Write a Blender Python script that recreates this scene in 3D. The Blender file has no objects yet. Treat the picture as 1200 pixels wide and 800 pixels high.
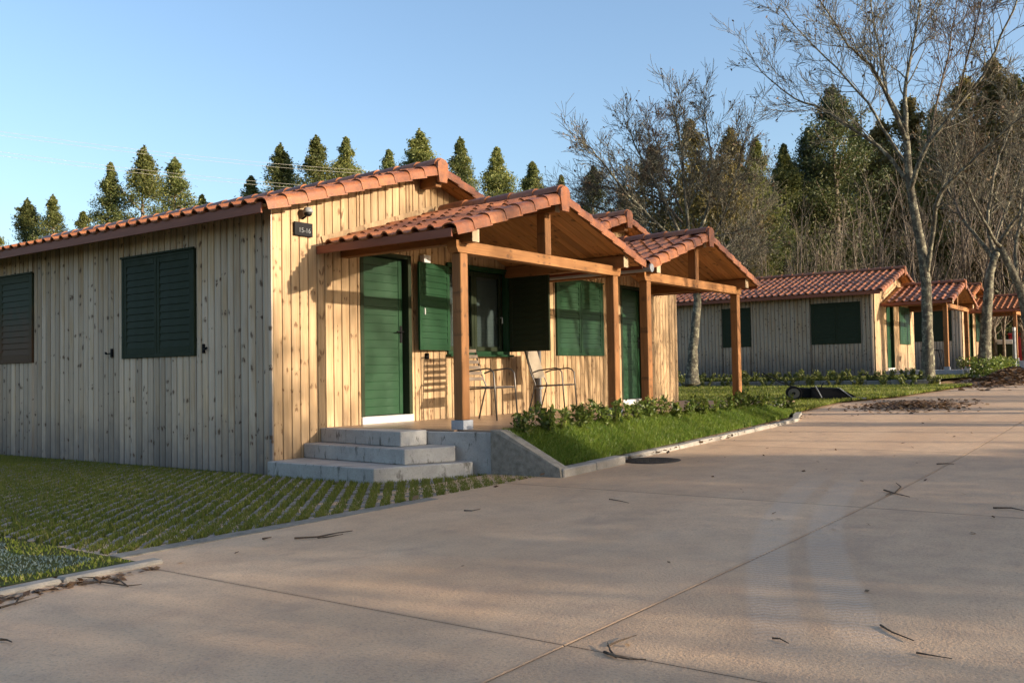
import bpy, math, random
import numpy as np
from mathutils import Vector, Matrix
random.seed(7); RNG = np.random.default_rng(7)
scn = bpy.context.scene
COL = scn.collection

# ------------------------------------------------------------------ camera
YAW, PITCH, ROLL, FOC = 0.6265, 0.0350, -0.0172, 1089.3
CAMP = Vector((-6.7487, -8.1541, 0.5839))
cy_, sy_ = math.cos(YAW), math.sin(YAW)
FWD = Vector((cy_*math.cos(PITCH), sy_*math.cos(PITCH), math.sin(PITCH)))
R0 = Vector((sy_, -cy_, 0)); U0 = R0.cross(FWD)
RGT = R0*math.cos(ROLL) + U0*math.sin(ROLL)
UPV = -R0*math.sin(ROLL) + U0*math.cos(ROLL)
cd = bpy.data.cameras.new('camera'); cam = bpy.data.objects.new('camera', cd); COL.objects.link(cam)
M = Matrix((RGT, UPV, -FWD)).transposed().to_4x4(); M.translation = CAMP
cam.matrix_world = M
cd.sensor_width = 36.0; cd.lens = 36.0*FOC/1200.0; cd.clip_start = 0.05; cd.clip_end = 3000
scn.camera = cam

# ------------------------------------------------------------------ light
SUNV = Vector((0.21, -1.0, 0.245)).normalized()       # towards the sun
SUN_EL = math.asin(SUNV.z); SUN_AZ = math.atan2(SUNV.x, SUNV.y)
w = bpy.data.worlds.new('World'); scn.world = w; w.use_nodes = True
nt = w.node_tree; bg = nt.nodes['Background']
sky = nt.nodes.new('ShaderNodeTexSky'); sky.sky_type = 'NISHITA'; sky.sun_disc = False
sky.sun_elevation = SUN_EL; sky.sun_rotation = SUN_AZ; sky.air_density = 1.0; sky.dust_density = 2.6; sky.ozone_density = 2.2
nt.links.new(sky.outputs[0], bg.inputs[0]); bg.inputs[1].default_value = 0.14
sd = bpy.data.lights.new('sun', 'SUN'); sd.energy = 4.1; sd.angle = math.radians(0.5); sd.color = (1.0, 0.86, 0.68)
so = bpy.data.objects.new('sun', sd); COL.objects.link(so)
so.rotation_euler = SUNV.to_track_quat('Z', 'Y').to_euler(); so.location = (0, -40, 30)
scn.view_settings.view_transform = 'Standard'; scn.view_settings.look = 'None'
scn.view_settings.exposure = 1.2; scn.view_settings.gamma = 1.0

# ------------------------------------------------------------------ helpers
def ray(u, v): return FWD + RGT*((u-600)/FOC) - UPV*((v-400)/FOC)
def at(u, v, depth): return CAMP + ray(u, v)*depth          # a place seen in that direction, that many metres off
def softplus(t): return np.logaddexp(0, t)
def zg(x): return float(-.47 + .034*1.5*softplus((x-2)/1.5) - .034*3*softplus((x-27)/3))
def zga(x): return -.47 + .034*1.5*softplus((x-2)/1.5) - .034*3*softplus((x-27)/3)

class MB:
    def __init__(s): s.v = []; s.f = []
    def add(s, vs, fs):
        o = len(s.v); s.v += [tuple(p) for p in vs]; s.f += [tuple(i+o for i in f) for f in fs]; return s
    def box(s, a, b, bev=0.0):
        x0, y0, z0 = a; x1, y1, z1 = b
        if x0 > x1: x0, x1 = x1, x0
        if y0 > y1: y0, y1 = y1, y0
        if z0 > z1: z0, z1 = z1, z0
        if bev <= 0:
            return s.add([(x0,y0,z0),(x1,y0,z0),(x1,y1,z0),(x0,y1,z0),(x0,y0,z1),(x1,y0,z1),(x1,y1,z1),(x0,y1,z1)],
                [(0,3,2,1),(4,5,6,7),(0,1,5,4),(1,2,6,5),(2,3,7,6),(3,0,4,7)])
        b_ = min(bev, (x1-x0)*.45, (y1-y0)*.45, (z1-z0)*.45)
        V = []; idx = {}
        for i, (x, sx) in enumerate(((x0,1),(x1,-1))):
            for j, (y, sy) in enumerate(((y0,1),(y1,-1))):
                for k, (z, sz) in enumerate(((z0,1),(z1,-1))):
                    for ax in range(3):
                        p = [x+sx*b_, y+sy*b_, z+sz*b_]
                        p[ax] = (x, y, z)[ax]
                        idx[i,j,k,ax] = len(V); V.append(p)
        F = []
        g = lambda *a: idx[a]
        F += [(g(0,0,0,0),g(0,0,1,0),g(0,1,1,0),g(0,1,0,0)),(g(1,0,0,0),g(1,1,0,0),g(1,1,1,0),g(1,0,1,0)),
              (g(0,0,0,1),g(1,0,0,1),g(1,0,1,1),g(0,0,1,1)),(g(0,1,0,1),g(0,1,1,1),g(1,1,1,1),g(1,1,0,1)),
              (g(0,0,0,2),g(0,1,0,2),g(1,1,0,2),g(1,0,0,2)),(g(0,0,1,2),g(1,0,1,2),g(1,1,1,2),g(0,1,1,2))]
        for j in (0,1):
            for k in (0,1): F.append((g(0,j,k,1),g(1,j,k,1),g(1,j,k,2),g(0,j,k,2)))
        for i in (0,1):
            for k in (0,1): F.append((g(i,0,k,0),g(i,1,k,0),g(i,1,k,2),g(i,0,k,2)))
        for i in (0,1):
            for j in (0,1): F.append((g(i,j,0,0),g(i,j,1,0),g(i,j,1,1),g(i,j,0,1)))
        for i in (0,1):
            for j in (0,1):
                for k in (0,1): F.append((g(i,j,k,0),g(i,j,k,1),g(i,j,k,2)))
        return s.add(V, F)
    def bar(s, p, q, wd, ht, bev=0.0, up=(0,0,1)):
        p = Vector(p); q = Vector(q); d = q-p; L = d.length; d.normalize()
        u = Vector(up); sd_ = d.cross(u).normalized(); u = sd_.cross(d)
        m = MB().box((0,-wd/2,-ht/2),(L,wd/2,ht/2), bev)
        return s.add([p + d*a - sd_*b + u*c for a,b,c in m.v], m.f)
    def prism(s, poly, z0, z1):
        n = len(poly)
        zt = z1 if callable(z1) else (lambda *_: z1)
        return s.add([(x,y,z0) for x,y in poly] + [(x,y,zt(x,y)) for x,y in poly],
            [tuple(range(n))[::-1], tuple(range(n,2*n))] + [(i,(i+1)%n,n+(i+1)%n,n+i) for i in range(n)])
    def tube(s, pts, rad, n=6, cap=True):
        pts = [Vector(p) for p in pts]; k = len(pts)
        if not hasattr(rad, '__len__'): rad = [rad]*k
        d0 = (pts[1]-pts[0]).normalized()
        a = d0.cross(Vector((0,0,1)) if abs(d0.z) < .9 else Vector((1,0,0))).normalized()
        V = []
        for i, p in enumerate(pts):
            d = (pts[min(i+1,k-1)]-pts[max(i-1,0)]).normalized()
            a = (a - d*a.dot(d)).normalized(); b = d.cross(a)
            for j in range(n):
                t = 2*math.pi*j/n; V.append(p + (a*math.cos(t)+b*math.sin(t))*rad[i])
        F = [(i*n+j, i*n+(j+1)%n, (i+1)*n+(j+1)%n, (i+1)*n+j) for i in range(k-1) for j in range(n)]
        if cap: F += [tuple(range(n))[::-1], tuple((k-1)*n+j for j in range(n))]
        return s.add(V, F)
    def lathe(s, prof, c, axis='z', n=20):
        V = []
        for r, h in prof:
            for j in range(n):
                t = 2*math.pi*j/n; a, b = r*math.cos(t), r*math.sin(t)
                V.append((c[0]+a,c[1]+b,c[2]+h) if axis=='z' else (c[0]+a,c[1]-h,c[2]+b) if axis=='y' else (c[0]+h,c[1]+a,c[2]+b))
        k = len(prof)
        F = [(i*n+j, i*n+(j+1)%n, (i+1)*n+(j+1)%n, (i+1)*n+j) for i in range(k-1) for j in range(n)]
        F += [tuple(range(n))[::-1], tuple((k-1)*n+j for j in range(n))]
        return s.add(V, F)
    def mesh(s, name, smooth=False):
        me = bpy.data.meshes.new(name); me.from_pydata(s.v, [], s.f); me.validate(); me.update()
        if smooth: me.polygons.foreach_set('use_smooth', [True]*len(me.polygons))
        return me
    def build(s, name, m, parent=None, smooth=False, **k):
        return link(name, s.mesh(name, smooth), m, parent, **k)

def link(name, me, m=None, parent=None, loc=None, mat4=None, kind=None):
    if m is not None and not me.materials: me.materials.append(m)
    o = bpy.data.objects.new(name, me); COL.objects.link(o)
    if parent is not None: o.parent = parent
    if mat4 is not None: o.matrix_basis = mat4
    elif loc is not None: o.location = loc
    if kind: o['kind'] = kind
    return o
def tag(o, label=None, cat=None, group=None, kind=None):
    if label: o['label'] = label
    if cat: o['category'] = cat
    if group: o['group'] = group
    if kind: o['kind'] = kind
    return o
def empty(name, loc, label, cat, group=None, rz=0):
    o = bpy.data.objects.new(name, None); COL.objects.link(o); o.location = loc; o.rotation_euler[2] = rz
    o.empty_display_size = .2
    return tag(o, label, cat, group)
def soup(name, V, F, m, parent=None, kind=None):            # big numpy meshes (all faces n-sided)
    me = bpy.data.meshes.new(name); n = F.shape[1]
    me.vertices.add(len(V)); me.vertices.foreach_set('co', np.asarray(V, np.float32).ravel())
    me.loops.add(F.size); me.loops.foreach_set('vertex_index', F.astype(np.int32).ravel())
    me.polygons.add(len(F)); me.polygons.foreach_set('loop_start', np.arange(0, F.size, n, dtype=np.int32))
    me.update(calc_edges=True)
    if name is None: return me
    return link(name, me, m, parent, kind=kind)

# ------------------------------------------------------------------ materials
class NT:
    def __init__(s, name):
        s.m = bpy.data.materials.new(name); s.m.use_nodes = True; s.t = s.m.node_tree
        s.b = s.t.nodes['Principled BSDF']; s.out = s.t.nodes['Material Output']
    def n(s, typ, **k):
        o = s.t.nodes.new(typ)
        for a, v in k.items(): setattr(o, a, v)
        return o
    def l(s, a, b): s.t.links.new(a, b)
    def val(s, sock, v):
        if isinstance(v, bpy.types.NodeSocket): s.l(v, sock)
        else: sock.default_value = v
    def math(s, op, a, b=0.0, clamp=False):
        o = s.n('ShaderNodeMath', operation=op, use_clamp=clamp); s.val(o.inputs[0], a); s.val(o.inputs[1], b); return o.outputs[0]
    def mapr(s, x, a, b, c=0.0, d=1.0, smooth=False):
        o = s.n('ShaderNodeMapRange'); o.clamp = True
        if smooth: o.interpolation_type = 'SMOOTHSTEP'
        s.val(o.inputs[0], x)
        for i, q in enumerate((a,b,c,d)): o.inputs[i+1].default_value = q
        return o.outputs[0]
    def mix(s, f, a, b, typ='MIX'):
        o = s.n('ShaderNodeMix', data_type='RGBA', blend_type=typ); s.val(o.inputs[0], f)
        for i, q in ((6,a),(7,b)):
            if isinstance(q, bpy.types.NodeSocket): s.l(q, o.inputs[i])
            else: o.inputs[i].default_value = (*q, 1) if len(q) == 3 else q
        return o.outputs[2]
    def co(s, kind='Object'): return s.n('ShaderNodeTexCoord').outputs[kind] if kind != 'pos' else s.n('ShaderNodeNewGeometry').outputs['Position']
    def rnd(s): return s.n('ShaderNodeObjectInfo').outputs['Random']
    def island(s): return s.n('ShaderNodeNewGeometry').outputs['Random Per Island']
    def scale(s, v, sc, off=None):
        o = s.n('ShaderNodeVectorMath', operation='MULTIPLY'); s.l(v, o.inputs[0]); o.inputs[1].default_value = sc
        r = o.outputs[0]
        if off is not None:
            a = s.n('ShaderNodeVectorMath', operation='ADD'); s.l(r, a.inputs[0]); s.l(off, a.inputs[1]); r = a.outputs[0]
        return r
    def vec(s, x=0.0, y=0.0, z=0.0):
        o = s.n('ShaderNodeCombineXYZ')
        for i, q in enumerate((x,y,z)): s.val(o.inputs[i], q)
        return o.outputs[0]
    def sep(s, v):
        o = s.n('ShaderNodeSeparateXYZ'); s.l(v, o.inputs[0]); return o.outputs
    def noise(s, v, sc=5.0, det=3.0, rough=.55, dist=0.0):
        o = s.n('ShaderNodeTexNoise'); s.l(v, o.inputs['Vector']); o.inputs['Scale'].default_value = sc
        o.inputs['Detail'].default_value = det; o.inputs['Roughness'].default_value = rough; o.inputs['Distortion'].default_value = dist
        return o.outputs['Fac']
    def voro(s, v, sc=5.0, feat='F1', out='Distance', dim='3D', rand=1.0):
        o = s.n('ShaderNodeTexVoronoi', feature=feat, voronoi_dimensions=dim); s.l(v, o.inputs['Vector']); o.inputs['Scale'].default_value = sc
        o.inputs['Randomness'].default_value = rand
        return o.outputs[out]
    def bump(s, h, st=.3, d=.01, to=None):
        o = s.n('ShaderNodeBump'); o.inputs['Strength'].default_value = st; o.inputs['Distance'].default_value = d
        s.l(h, o.inputs['Height']); s.l(o.outputs[0], (to or s.b).inputs['Normal'])
    def done(s, col=None, rough=.6, spec=.4):
        if col is not None: s.val(s.b.inputs['Base Color'], (*col,1) if isinstance(col, tuple) and len(col)==3 else col)
        s.val(s.b.inputs['Roughness'], rough); s.b.inputs['Specular IOR Level'].default_value = spec
        return s.m

def wood(name, light, dark, knot=(.09,.045,.02), grey=0.0, grime=0.0, axis='z', knots=1.0, rough=.62, var=.35, pos=False):
    n = NT(name)
    c = n.co('Object') if not pos else n.co('pos'); x, y, z = n.sep(c)
    if axis == 'x': x, y, z = z, y, x
    if axis == 'y': x, y, z = x, z, y
    r = n.rnd(); off = n.math('MULTIPLY', r, 53.7)
    off2 = n.math('MULTIPLY', r, 17.1)
    X = n.math('ADD', n.math('ADD', x, n.math('MULTIPLY', y, .7)), off); Z = n.math('ADD', z, off2)
    sgn = n.math('SUBTRACT', n.math('MULTIPLY', n.math('FRACT', n.math('MULTIPLY', r, 33.3)), 1.2), .6)
    au = n.math('ABSOLUTE', n.math('SUBTRACT', x, .062)) if axis == 'z' else n.math('MULTIPLY', n.math('ABSOLUTE', n.math('SUBTRACT', n.math('FRACT', n.math('MULTIPLY', X, 8.0)), .5)), .12)
    nz = n.noise(n.vec(n.math('MULTIPLY', X, 70.0), off, n.math('MULTIPLY', Z, 45.0)), 1.0, 3.0, .65)
    wob = n.math('MULTIPLY', n.math('SUBTRACT', nz, .5), .55)
    def knots_(U, sc, pick0, seed):
        kv = n.vec(n.math('ADD', n.math('ADD', n.math('MULTIPLY', U, sc*1.05), wob), n.math('ADD', off, seed)), n.math('ADD', n.math('MULTIPLY', n.math('ADD', Z, n.math('MULTIPLY', U, n.math('MULTIPLY', sgn, 1.6))), sc*.62), wob), 0.0)
        cc = n.sep(n.voro(kv, 1.0, out='Color', dim='2D', rand=.9))
        d_ = n.math('DIVIDE', n.voro(kv, 1.0, dim='2D', rand=.9), n.mapr(cc[1], 0, 1, .45, 1.2))
        return n.math('ADD', d_, n.mapr(cc[0], pick0+.01, pick0, 0, 5))
    kd = n.math('MINIMUM', knots_(au, 19.0, .885, 0.0), knots_(X, 13.0, .95, 9.0))
    g = n.noise(n.vec(n.math('ADD', n.math('MULTIPLY', X, 55.0), n.mapr(kd, .9, .1, 0, 1.6)), off, n.math('MULTIPLY', Z, 2.2)), 1.0, 4.0, .6, .6)
    g2 = n.noise(n.vec(n.math('MULTIPLY', X, 9.0), off, n.math('MULTIPLY', Z, .9)), 1.0, 2.0)
    col = n.mix(n.mapr(g, .3, .72), light, dark)
    col = n.mix(n.math('MULTIPLY', n.mapr(g2, .35, .7), .55), col, tuple(.6*a for a in dark))
    halo = n.math('MULTIPLY', n.mapr(kd, .75, .2), .5*knots)
    col = n.mix(halo, col, tuple(.5*a for a in dark))
    core = n.math('MULTIPLY', n.mapr(kd, .34, .16), .88*knots)
    if grey > 0:
        gw = n.noise(n.vec(n.math('MULTIPLY', X, 6.0), off, n.math('MULTIPLY', Z, .7)), 1.0, 4.0, .65)
        gh = n.mapr(z, 2.75, 1.7, .0, .5)
        col = n.mix(n.math('MULTIPLY', n.math('ADD', n.mapr(gw, .36, .62), gh, True), grey), col, n.mix(g, (.64,.52,.395), (.40,.315,.24)))
    if grime > 0:
        gn = n.noise(n.vec(n.math('MULTIPLY', X, 3.0), off, n.math('MULTIPLY', Z, 2.0)), 1.0, 4.0, .7)
        gz = n.math('ADD', z, n.math('MULTIPLY', n.math('SUBTRACT', gn, .5), .9))
        col = n.mix(n.math('MULTIPLY', n.mapr(gz, .75, .0), grime), col, (.11,.108,.115))
    col = n.mix(core, col, knot)
    br = n.math('ADD', 1.0-var/2, n.math('MULTIPLY', n.math('FRACT', n.math('MULTIPLY', r, 91.7)), var))
    col = n.mix(1.0, col, n.vec(br, br, br), 'MULTIPLY')
    n.bump(n.math('SUBTRACT', g, n.math('MULTIPLY', core, .4)), .25, .004)
    return n.done(col, rough, .3)

M_side = wood('weathered_pine', (.64,.45,.25), (.42,.265,.13), grey=.80, grime=.8, var=.5)
M_front = wood('pale_pine', (.57,.39,.22), (.39,.245,.118), knot=(.15,.07,.028), grime=.3, var=.3, knots=.9)
M_core = NT('wall_core').done((.06,.045,.03), .9)
M_post = wood('stained_post', (.36,.165,.055), (.22,.09,.028), knots=.7, var=.2)
M_beamx = wood('stained_beam', (.40,.185,.06), (.24,.10,.03), axis='x', knots=.6, var=.2)
M_beamy = wood('stained_purlin', (.33,.15,.052), (.20,.085,.028), axis='y', knots=.6, var=.2)
M_end = wood('beam_end_grain', (.55,.42,.27), (.42,.30,.18), knots=0, var=.1)
M_soffit = wood('soffit_pine', (.56,.27,.09), (.38,.165,.05), axis='x', knots=.8, var=.25)
M_fascia = wood('painted_fascia', (.30,.105,.058), (.23,.075,.042), axis='y', knots=0, var=.1)

def paint(name, c, rough=.4, wear=.12, spec=.4):
    n = NT(name); p = n.co('Object')
    a = n.noise(n.scale(p, (6,6,18)), 1.0, 4.0, .6); b = n.noise(p, 3.0, 4.0, .65)
    col = n.mix(n.math('MULTIPLY', n.mapr(a, .35, .75), .35), c, tuple(.62*x for x in c))
    col = n.mix(n.math('MULTIPLY', n.mapr(b, .58, .8), wear), col, tuple(min(1, x*1.6+.05) for x in c))
    n.bump(a, .08, .003)
    return n.done(col, n.mapr(b, .3, .7, rough-.08, rough+.12), spec)
M_green = paint('green_paint', (.011,.048,.018), .40, .16, .3)
M_dgreen = paint('dark_and_shaded_green', (.028,.037,.020), .55, .15, .1)  # darker copy of the green; holds the out-turned shutter's shade in its colour
def faded():
    n = NT('faded_shutter_paint'); p = n.co('pos'); z = n.sep(p)[2]; a = n.noise(p, 5.0, 4.0, .65)
    t = n.math('ADD', z, n.math('MULTIPLY', n.math('SUBTRACT', a, .5), .8))
    col = n.mix(n.mapr(t, 1.75, 1.1), (.040,.046,.024), (.10,.055,.028)); n.bump(a, .1, .003)
    return n.done(col, .6, .12)
M_faded = faded()
M_black = paint('black_steel', (.008,.008,.009), .6, .05, .15)
M_grey = paint('grey_zinc', (.24,.25,.26), .45)
M_white = paint('white_plastic', (.7,.69,.66), .45)
M_red = paint('red_paint', (.42,.025,.03), .4)
M_chairm = NT('chair_steel'); M_chairm.b.inputs['Metallic'].default_value = .85; M_chairm = M_chairm.done((.13,.12,.11), .4)
M_seat = paint('seat_slats', (.20,.15,.11), .5)
M_seatl = paint('seat_mesh', (.33,.27,.20), .6)

def terracotta(name, tint=1.0):
    n = NT(name); p = n.co('pos'); r = n.rnd(); i = n.island()
    q = n.math('FRACT', n.math('ADD', n.math('MULTIPLY', r, 7.3), i))
    a = n.noise(p, 9.0, 5.0, .65); b = n.noise(p, 60.0, 3.0)
    col = n.mix(q, (.205*tint,.064*tint,.021*tint), (.34*tint,.120*tint,.039*tint))
    col = n.mix(n.math('MULTIPLY', n.mapr(a, .42, .68), .7), col, (.11,.045,.028))
    col = n.mix(n.math('MULTIPLY', n.mapr(b, .58, .72), .4), col, (.34,.26,.18))
    n.bump(n.math('ADD', a, n.math('MULTIPLY', b, .3)), .15, .004)
    return n.done(col, n.mapr(a, .3, .7, .36, .52), .45)
M_tile = terracotta('terracotta'); M_rake = terracotta('terracotta_verge', 1.12)

def concrete(name, c1, c2, stain=.5, streak=0.0, sc=1.0, rough=.75):
    n = NT(name); p = n.co('pos'); x, y, z = n.sep(p)
    a = n.noise(p, 1.6*sc, 6.0, .65); b = n.noise(p, 22*sc, 4.0, .7); c = n.noise(p, 140.0, 2.0)
    col = n.mix(n.mapr(a, .32, .68), c1, c2)
    col = n.mix(n.math('MULTIPLY', n.mapr(b, .5, .75), stain*.5), col, tuple(.55*k for k in c2))
    col = n.mix(n.math('MULTIPLY', n.mapr(c, .5, .8), .35), col, tuple(min(1,1.35*k) for k in c1))
    if streak:
        s_ = n.noise(n.vec(n.math('MULTIPLY', n.math('ADD', x, y), 15.0), 3.0, n.math('MULTIPLY', z, 4.0)), 1.0, 4.0, .65)
        col = n.mix(n.math('MULTIPLY', n.mapr(s_, .57, .66), streak), col, (.07,.062,.05))
    n.bump(n.math('ADD', b, n.math('MULTIPLY', c, .6)), .3, .006)
    return n.done(col, rough, .3)
M_step = concrete('step_concrete', (.41,.395,.37), (.27,.26,.245), .7, .8, 2.0)
M_rough = concrete('roughcast', (.27,.245,.205), (.14,.125,.10), .9, 0, 9.0, .95)
M_kerb = concrete('kerb_concrete', (.34,.31,.27), (.2,.18,.15), .8, 0, 3.0, .85)
M_pav = concrete('paver_concrete', (.255,.225,.20), (.16,.142,.128), .7, 0, 3.0, .85)
M_sill = concrete('pale_stone', (.58,.56,.52), (.42,.40,.37), .4, 0, 3.0)
M_plinth = concrete('plinth_concrete', (.40,.42,.45), (.27,.28,.30), .5, 0, 3.0)
M_wallgrey = concrete('rendered_wall', (.21,.20,.17), (.13,.125,.11), .6, .5, .8, .9)
M_floor = concrete('floor_tile', (.33,.225,.155), (.235,.155,.105), .4, 0, 1.5, .33)

def drive_mat():
    n = NT('driveway_concrete'); p = n.co('pos'); x, y, z = n.sep(p)
    a = n.noise(n.scale(p, (.32,.9,1)), 1.0, 6.0, .62); b = n.noise(p, 4.0, 6.0, .7); c = n.noise(p, 60.0, 3.0, .7); d = n.voro(p, 95.0)
    col = n.mix(n.mapr(a, .3, .7), (.50,.315,.18), (.62,.425,.265))
    col = n.mix(n.math('MULTIPLY', n.mapr(b, .42, .7), .5), col, (.36,.235,.155))
    col = n.mix(n.math('MULTIPLY', n.mapr(c, .50, .70), .45), col, (.17,.125,.09))
    col = n.mix(n.math('MULTIPLY', n.mapr(d, .30, .12), .35), col, (.50,.42,.36))
    r = n.rnd(); br = n.math('ADD', .93, n.math('MULTIPLY', r, .14)); col = n.mix(1.0, col, n.vec(br,br,br), 'MULTIPLY')
    st = n.noise(n.scale(p, (.8,1.3,1)), 1.0, 4.0, .6, 1.2)
    col = n.mix(n.math('MULTIPLY', n.mapr(st, .58, .72), .4), col, (.30,.205,.145))
    jx = n.math('MULTIPLY', n.math('ABSOLUTE', n.math('SUBTRACT', n.math('FRACT', n.math('ADD', n.math('DIVIDE', n.math('ADD', x, 16.05), 4.12), .5)), .5)), 4.12)
    jy = n.math('MULTIPLY', n.math('ABSOLUTE', n.math('SUBTRACT', n.math('FRACT', n.math('ADD', n.math('DIVIDE', n.math('ADD', y, 14.41), 4.12), .5)), .5)), 4.12)
    jd = n.math('ADD', n.math('MINIMUM', jx, jy), n.math('MULTIPLY', n.math('SUBTRACT', c, .5), .03))
    col = n.mix(n.math('MULTIPLY', n.mapr(jd, .028, .002), .38), col, (.12,.085,.06))
    cr = n.voro(n.scale(p, (.33,.27,1)), 1.0, 'DISTANCE_TO_EDGE', dim='2D')
    cr = n.math('ADD', cr, n.math('MULTIPLY', n.math('SUBTRACT', n.noise(p, 3.0, 5.0, .7), .5), .10))
    col = n.mix(n.math('MULTIPLY', n.mapr(n.math('ABSOLUTE', cr), .0025, .0006), n.mapr(a, .52, .64, 0, .3)), col, (.12,.085,.06))
    # dusty tyre tracks: two curving bands with a tread rhythm
    for R in (18.15, 17.83):
        dx = n.math('SUBTRACT', x, 4.48); dy = n.math('ADD', y, 23.3)
        rr = n.math('SQRT', n.math('ADD', n.math('MULTIPLY', dx, dx), n.math('MULTIPLY', dy, dy)))
        band = n.mapr(n.math('ABSOLUTE', n.math('SUBTRACT', rr, R)), .125, .085)
        ang = n.math('ARCTAN2', dy, dx)
        tread = n.mapr(n.math('SINE', n.math('ADD', n.math('MULTIPLY', ang, R*130.0), n.math('MULTIPLY', n.math('SINE', n.math('MULTIPLY', rr, 55.0)), 1.6))), -.3, .5)
        span = n.math('MULTIPLY', n.mapr(x, 2.6, 1.2), n.mapr(x, -3.6, -2.6))
        col = n.mix(n.math('MULTIPLY', n.math('MULTIPLY', band, span), n.math('MULTIPLY', n.math('ADD', .25, n.math('MULTIPLY', tread, .75)), n.math('MULTIPLY', n.mapr(b, .3, .6, .3, 1), .44))), col, (.60,.50,.40))
    n.bump(n.math('ADD', n.math('MULTIPLY', c, .8), n.math('MULTIPLY', b, .6)), .7, .008)
    return n.done(col, n.mapr(a, .3, .7, .55, .75), .35)
M_drive = drive_mat()
def ground_mat(name, c1, c2, sc=3.0):
    n = NT(name); p = n.co('pos'); a = n.noise(p, sc, 6.0, .7); b = n.noise(p, sc*9, 4.0, .7)
    col = n.mix(n.mapr(a, .35, .65), c1, c2); col = n.mix(n.math('MULTIPLY', n.mapr(b, .45, .7), .6), col, tuple(.45*k for k in c2))
    n.bump(b, .6, .02); return n.done(col, .95, .1)
M_soil = ground_mat('soil', (.045,.032,.02), (.03,.03,.014), 4.0)
M_turf = ground_mat('turf_soil', (.075,.09,.022), (.06,.055,.022), 3.0)
M_forestfloor = ground_mat('forest_floor', (.05,.045,.02), (.03,.04,.015), .4)
M_litter = ground_mat('leaf_litter', (.085,.05,.028), (.05,.03,.02), 8.0)

def leafmat(name, c1, c2, c3, trans=.3, rough=.5, big=.35):
    n = NT(name); p = n.co('pos'); i = n.island(); r = n.rnd()
    a = n.noise(p, big, 3.0)
    col = n.mix(n.mapr(a, .35, .65), c1, c2)
    col = n.mix(n.mapr(i, .55, 1.0), col, c3)
    br = n.math('ADD', .72, n.math('MULTIPLY', r, .5)); col = n.mix(1.0, col, n.vec(br,br,br), 'MULTIPLY')
    n.done(col, rough, .35)
    t = n.n('ShaderNodeBsdfTranslucent'); n.l(col, t.inputs[0])
    mx = n.n('ShaderNodeMixShader'); mx.inputs[0].default_value = trans
    n.l(n.b.outputs[0], mx.inputs[1]); n.l(t.outputs[0], mx.inputs[2]); n.l(mx.outputs[0], n.out.inputs[0])
    return n.m
M_euc = leafmat('eucalyptus_leaves', (.11,.14,.046), (.17,.185,.052), (.25,.235,.07), .45)
M_dark = leafmat('dark_evergreen_leaves', (.045,.062,.022), (.07,.082,.026), (.115,.11,.036), .35)
M_olive = leafmat('olive_brown_leaves', (.15,.12,.038), (.17,.135,.042), (.22,.18,.055), .4)
M_laurel = leafmat('laurel_leaves', (.075,.12,.022), (.13,.17,.03), (.20,.22,.045), .4, .35, 2.0)
M_hedge = leafmat('yellow_hedge_leaves', (.10,.13,.025), (.16,.165,.035), (.2,.2,.06), .35, .45, 2.0)
M_grass = leafmat('grass_blades', (.16,.20,.026), (.21,.24,.03), (.30,.26,.085), .45, .5, 1.6)
M_grassd = leafmat('lush_grass_blades', (.095,.165,.02), (.14,.20,.024), (.20,.22,.045), .45, .45, 1.6)
M_frost = leafmat('frosted_grass_blades', (.12,.175,.15), (.19,.25,.23), (.30,.36,.35), .3, .5, 3.0)
M_dead = leafmat('dead_leaves', (.085,.047,.025), (.13,.073,.036), (.19,.125,.068), .15, .7, 3.0)
def barkmat(name, c1, c2, lich):
    n = NT(name); p = n.co('pos'); a = n.noise(n.scale(p, (1,1,.45)), 7.0, 5.0, .7); b = n.noise(p, 26.0, 4.0, .7)
    col = n.mix(n.mapr(a, .35, .65), c1, c2); col = n.mix(n.math('MULTIPLY', n.mapr(n.noise(p, 9.0, 5.0, .75), .50, .58), .8), col, lich)
    n.bump(n.math('ADD', a, b), .6, .02); return n.done(col, .85, .2)
M_bark = barkmat('grey_lichen_bark', (.135,.115,.082), (.05,.044,.034), (.30,.28,.19))
M_twig = barkmat('brown_twigs', (.11,.078,.054), (.065,.047,.035), (.17,.13,.09))
M_bark2 = barkmat('eucalyptus_bark', (.20,.15,.10), (.10,.075,.055), (.26,.22,.17))
M_deadtwig = barkmat('dead_twig_bark', (.09,.062,.042), (.05,.036,.026), (.16,.12,.085))
def glassmat():
    n = NT('window_glass'); tr = n.n('ShaderNodeBsdfTransparent'); tr.inputs[0].default_value = (.8,.85,.83,1)
    gl = n.n('ShaderNodeBsdfGlossy'); gl.inputs['Roughness'].default_value = .02
    lw = n.n('ShaderNodeLayerWeight'); lw.inputs[0].default_value = .5
    fr = n.math('ADD', .06, n.math('MULTIPLY', n.math('POWER', lw.outputs['Facing'], 4.0), .6))
    mx = n.n('ShaderNodeMixShader'); n.l(fr, mx.inputs[0]); n.l(tr.outputs[0], mx.inputs[1]); n.l(gl.outputs[0], mx.inputs[2])
    n.l(mx.outputs[0], n.out.inputs[0]); return n.m
M_glass = glassmat()
M_blind = NT('roller_blind').done((.13,.14,.15), .8)
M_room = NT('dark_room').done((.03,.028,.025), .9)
M_signtxt = NT('sign_lettering').done((.17,.175,.175), .6)
M_cable = NT('power_cable').done((.36,.34,.29), .6)
M_iron = paint('cast_iron', (.045,.036,.03), .6)

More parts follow.
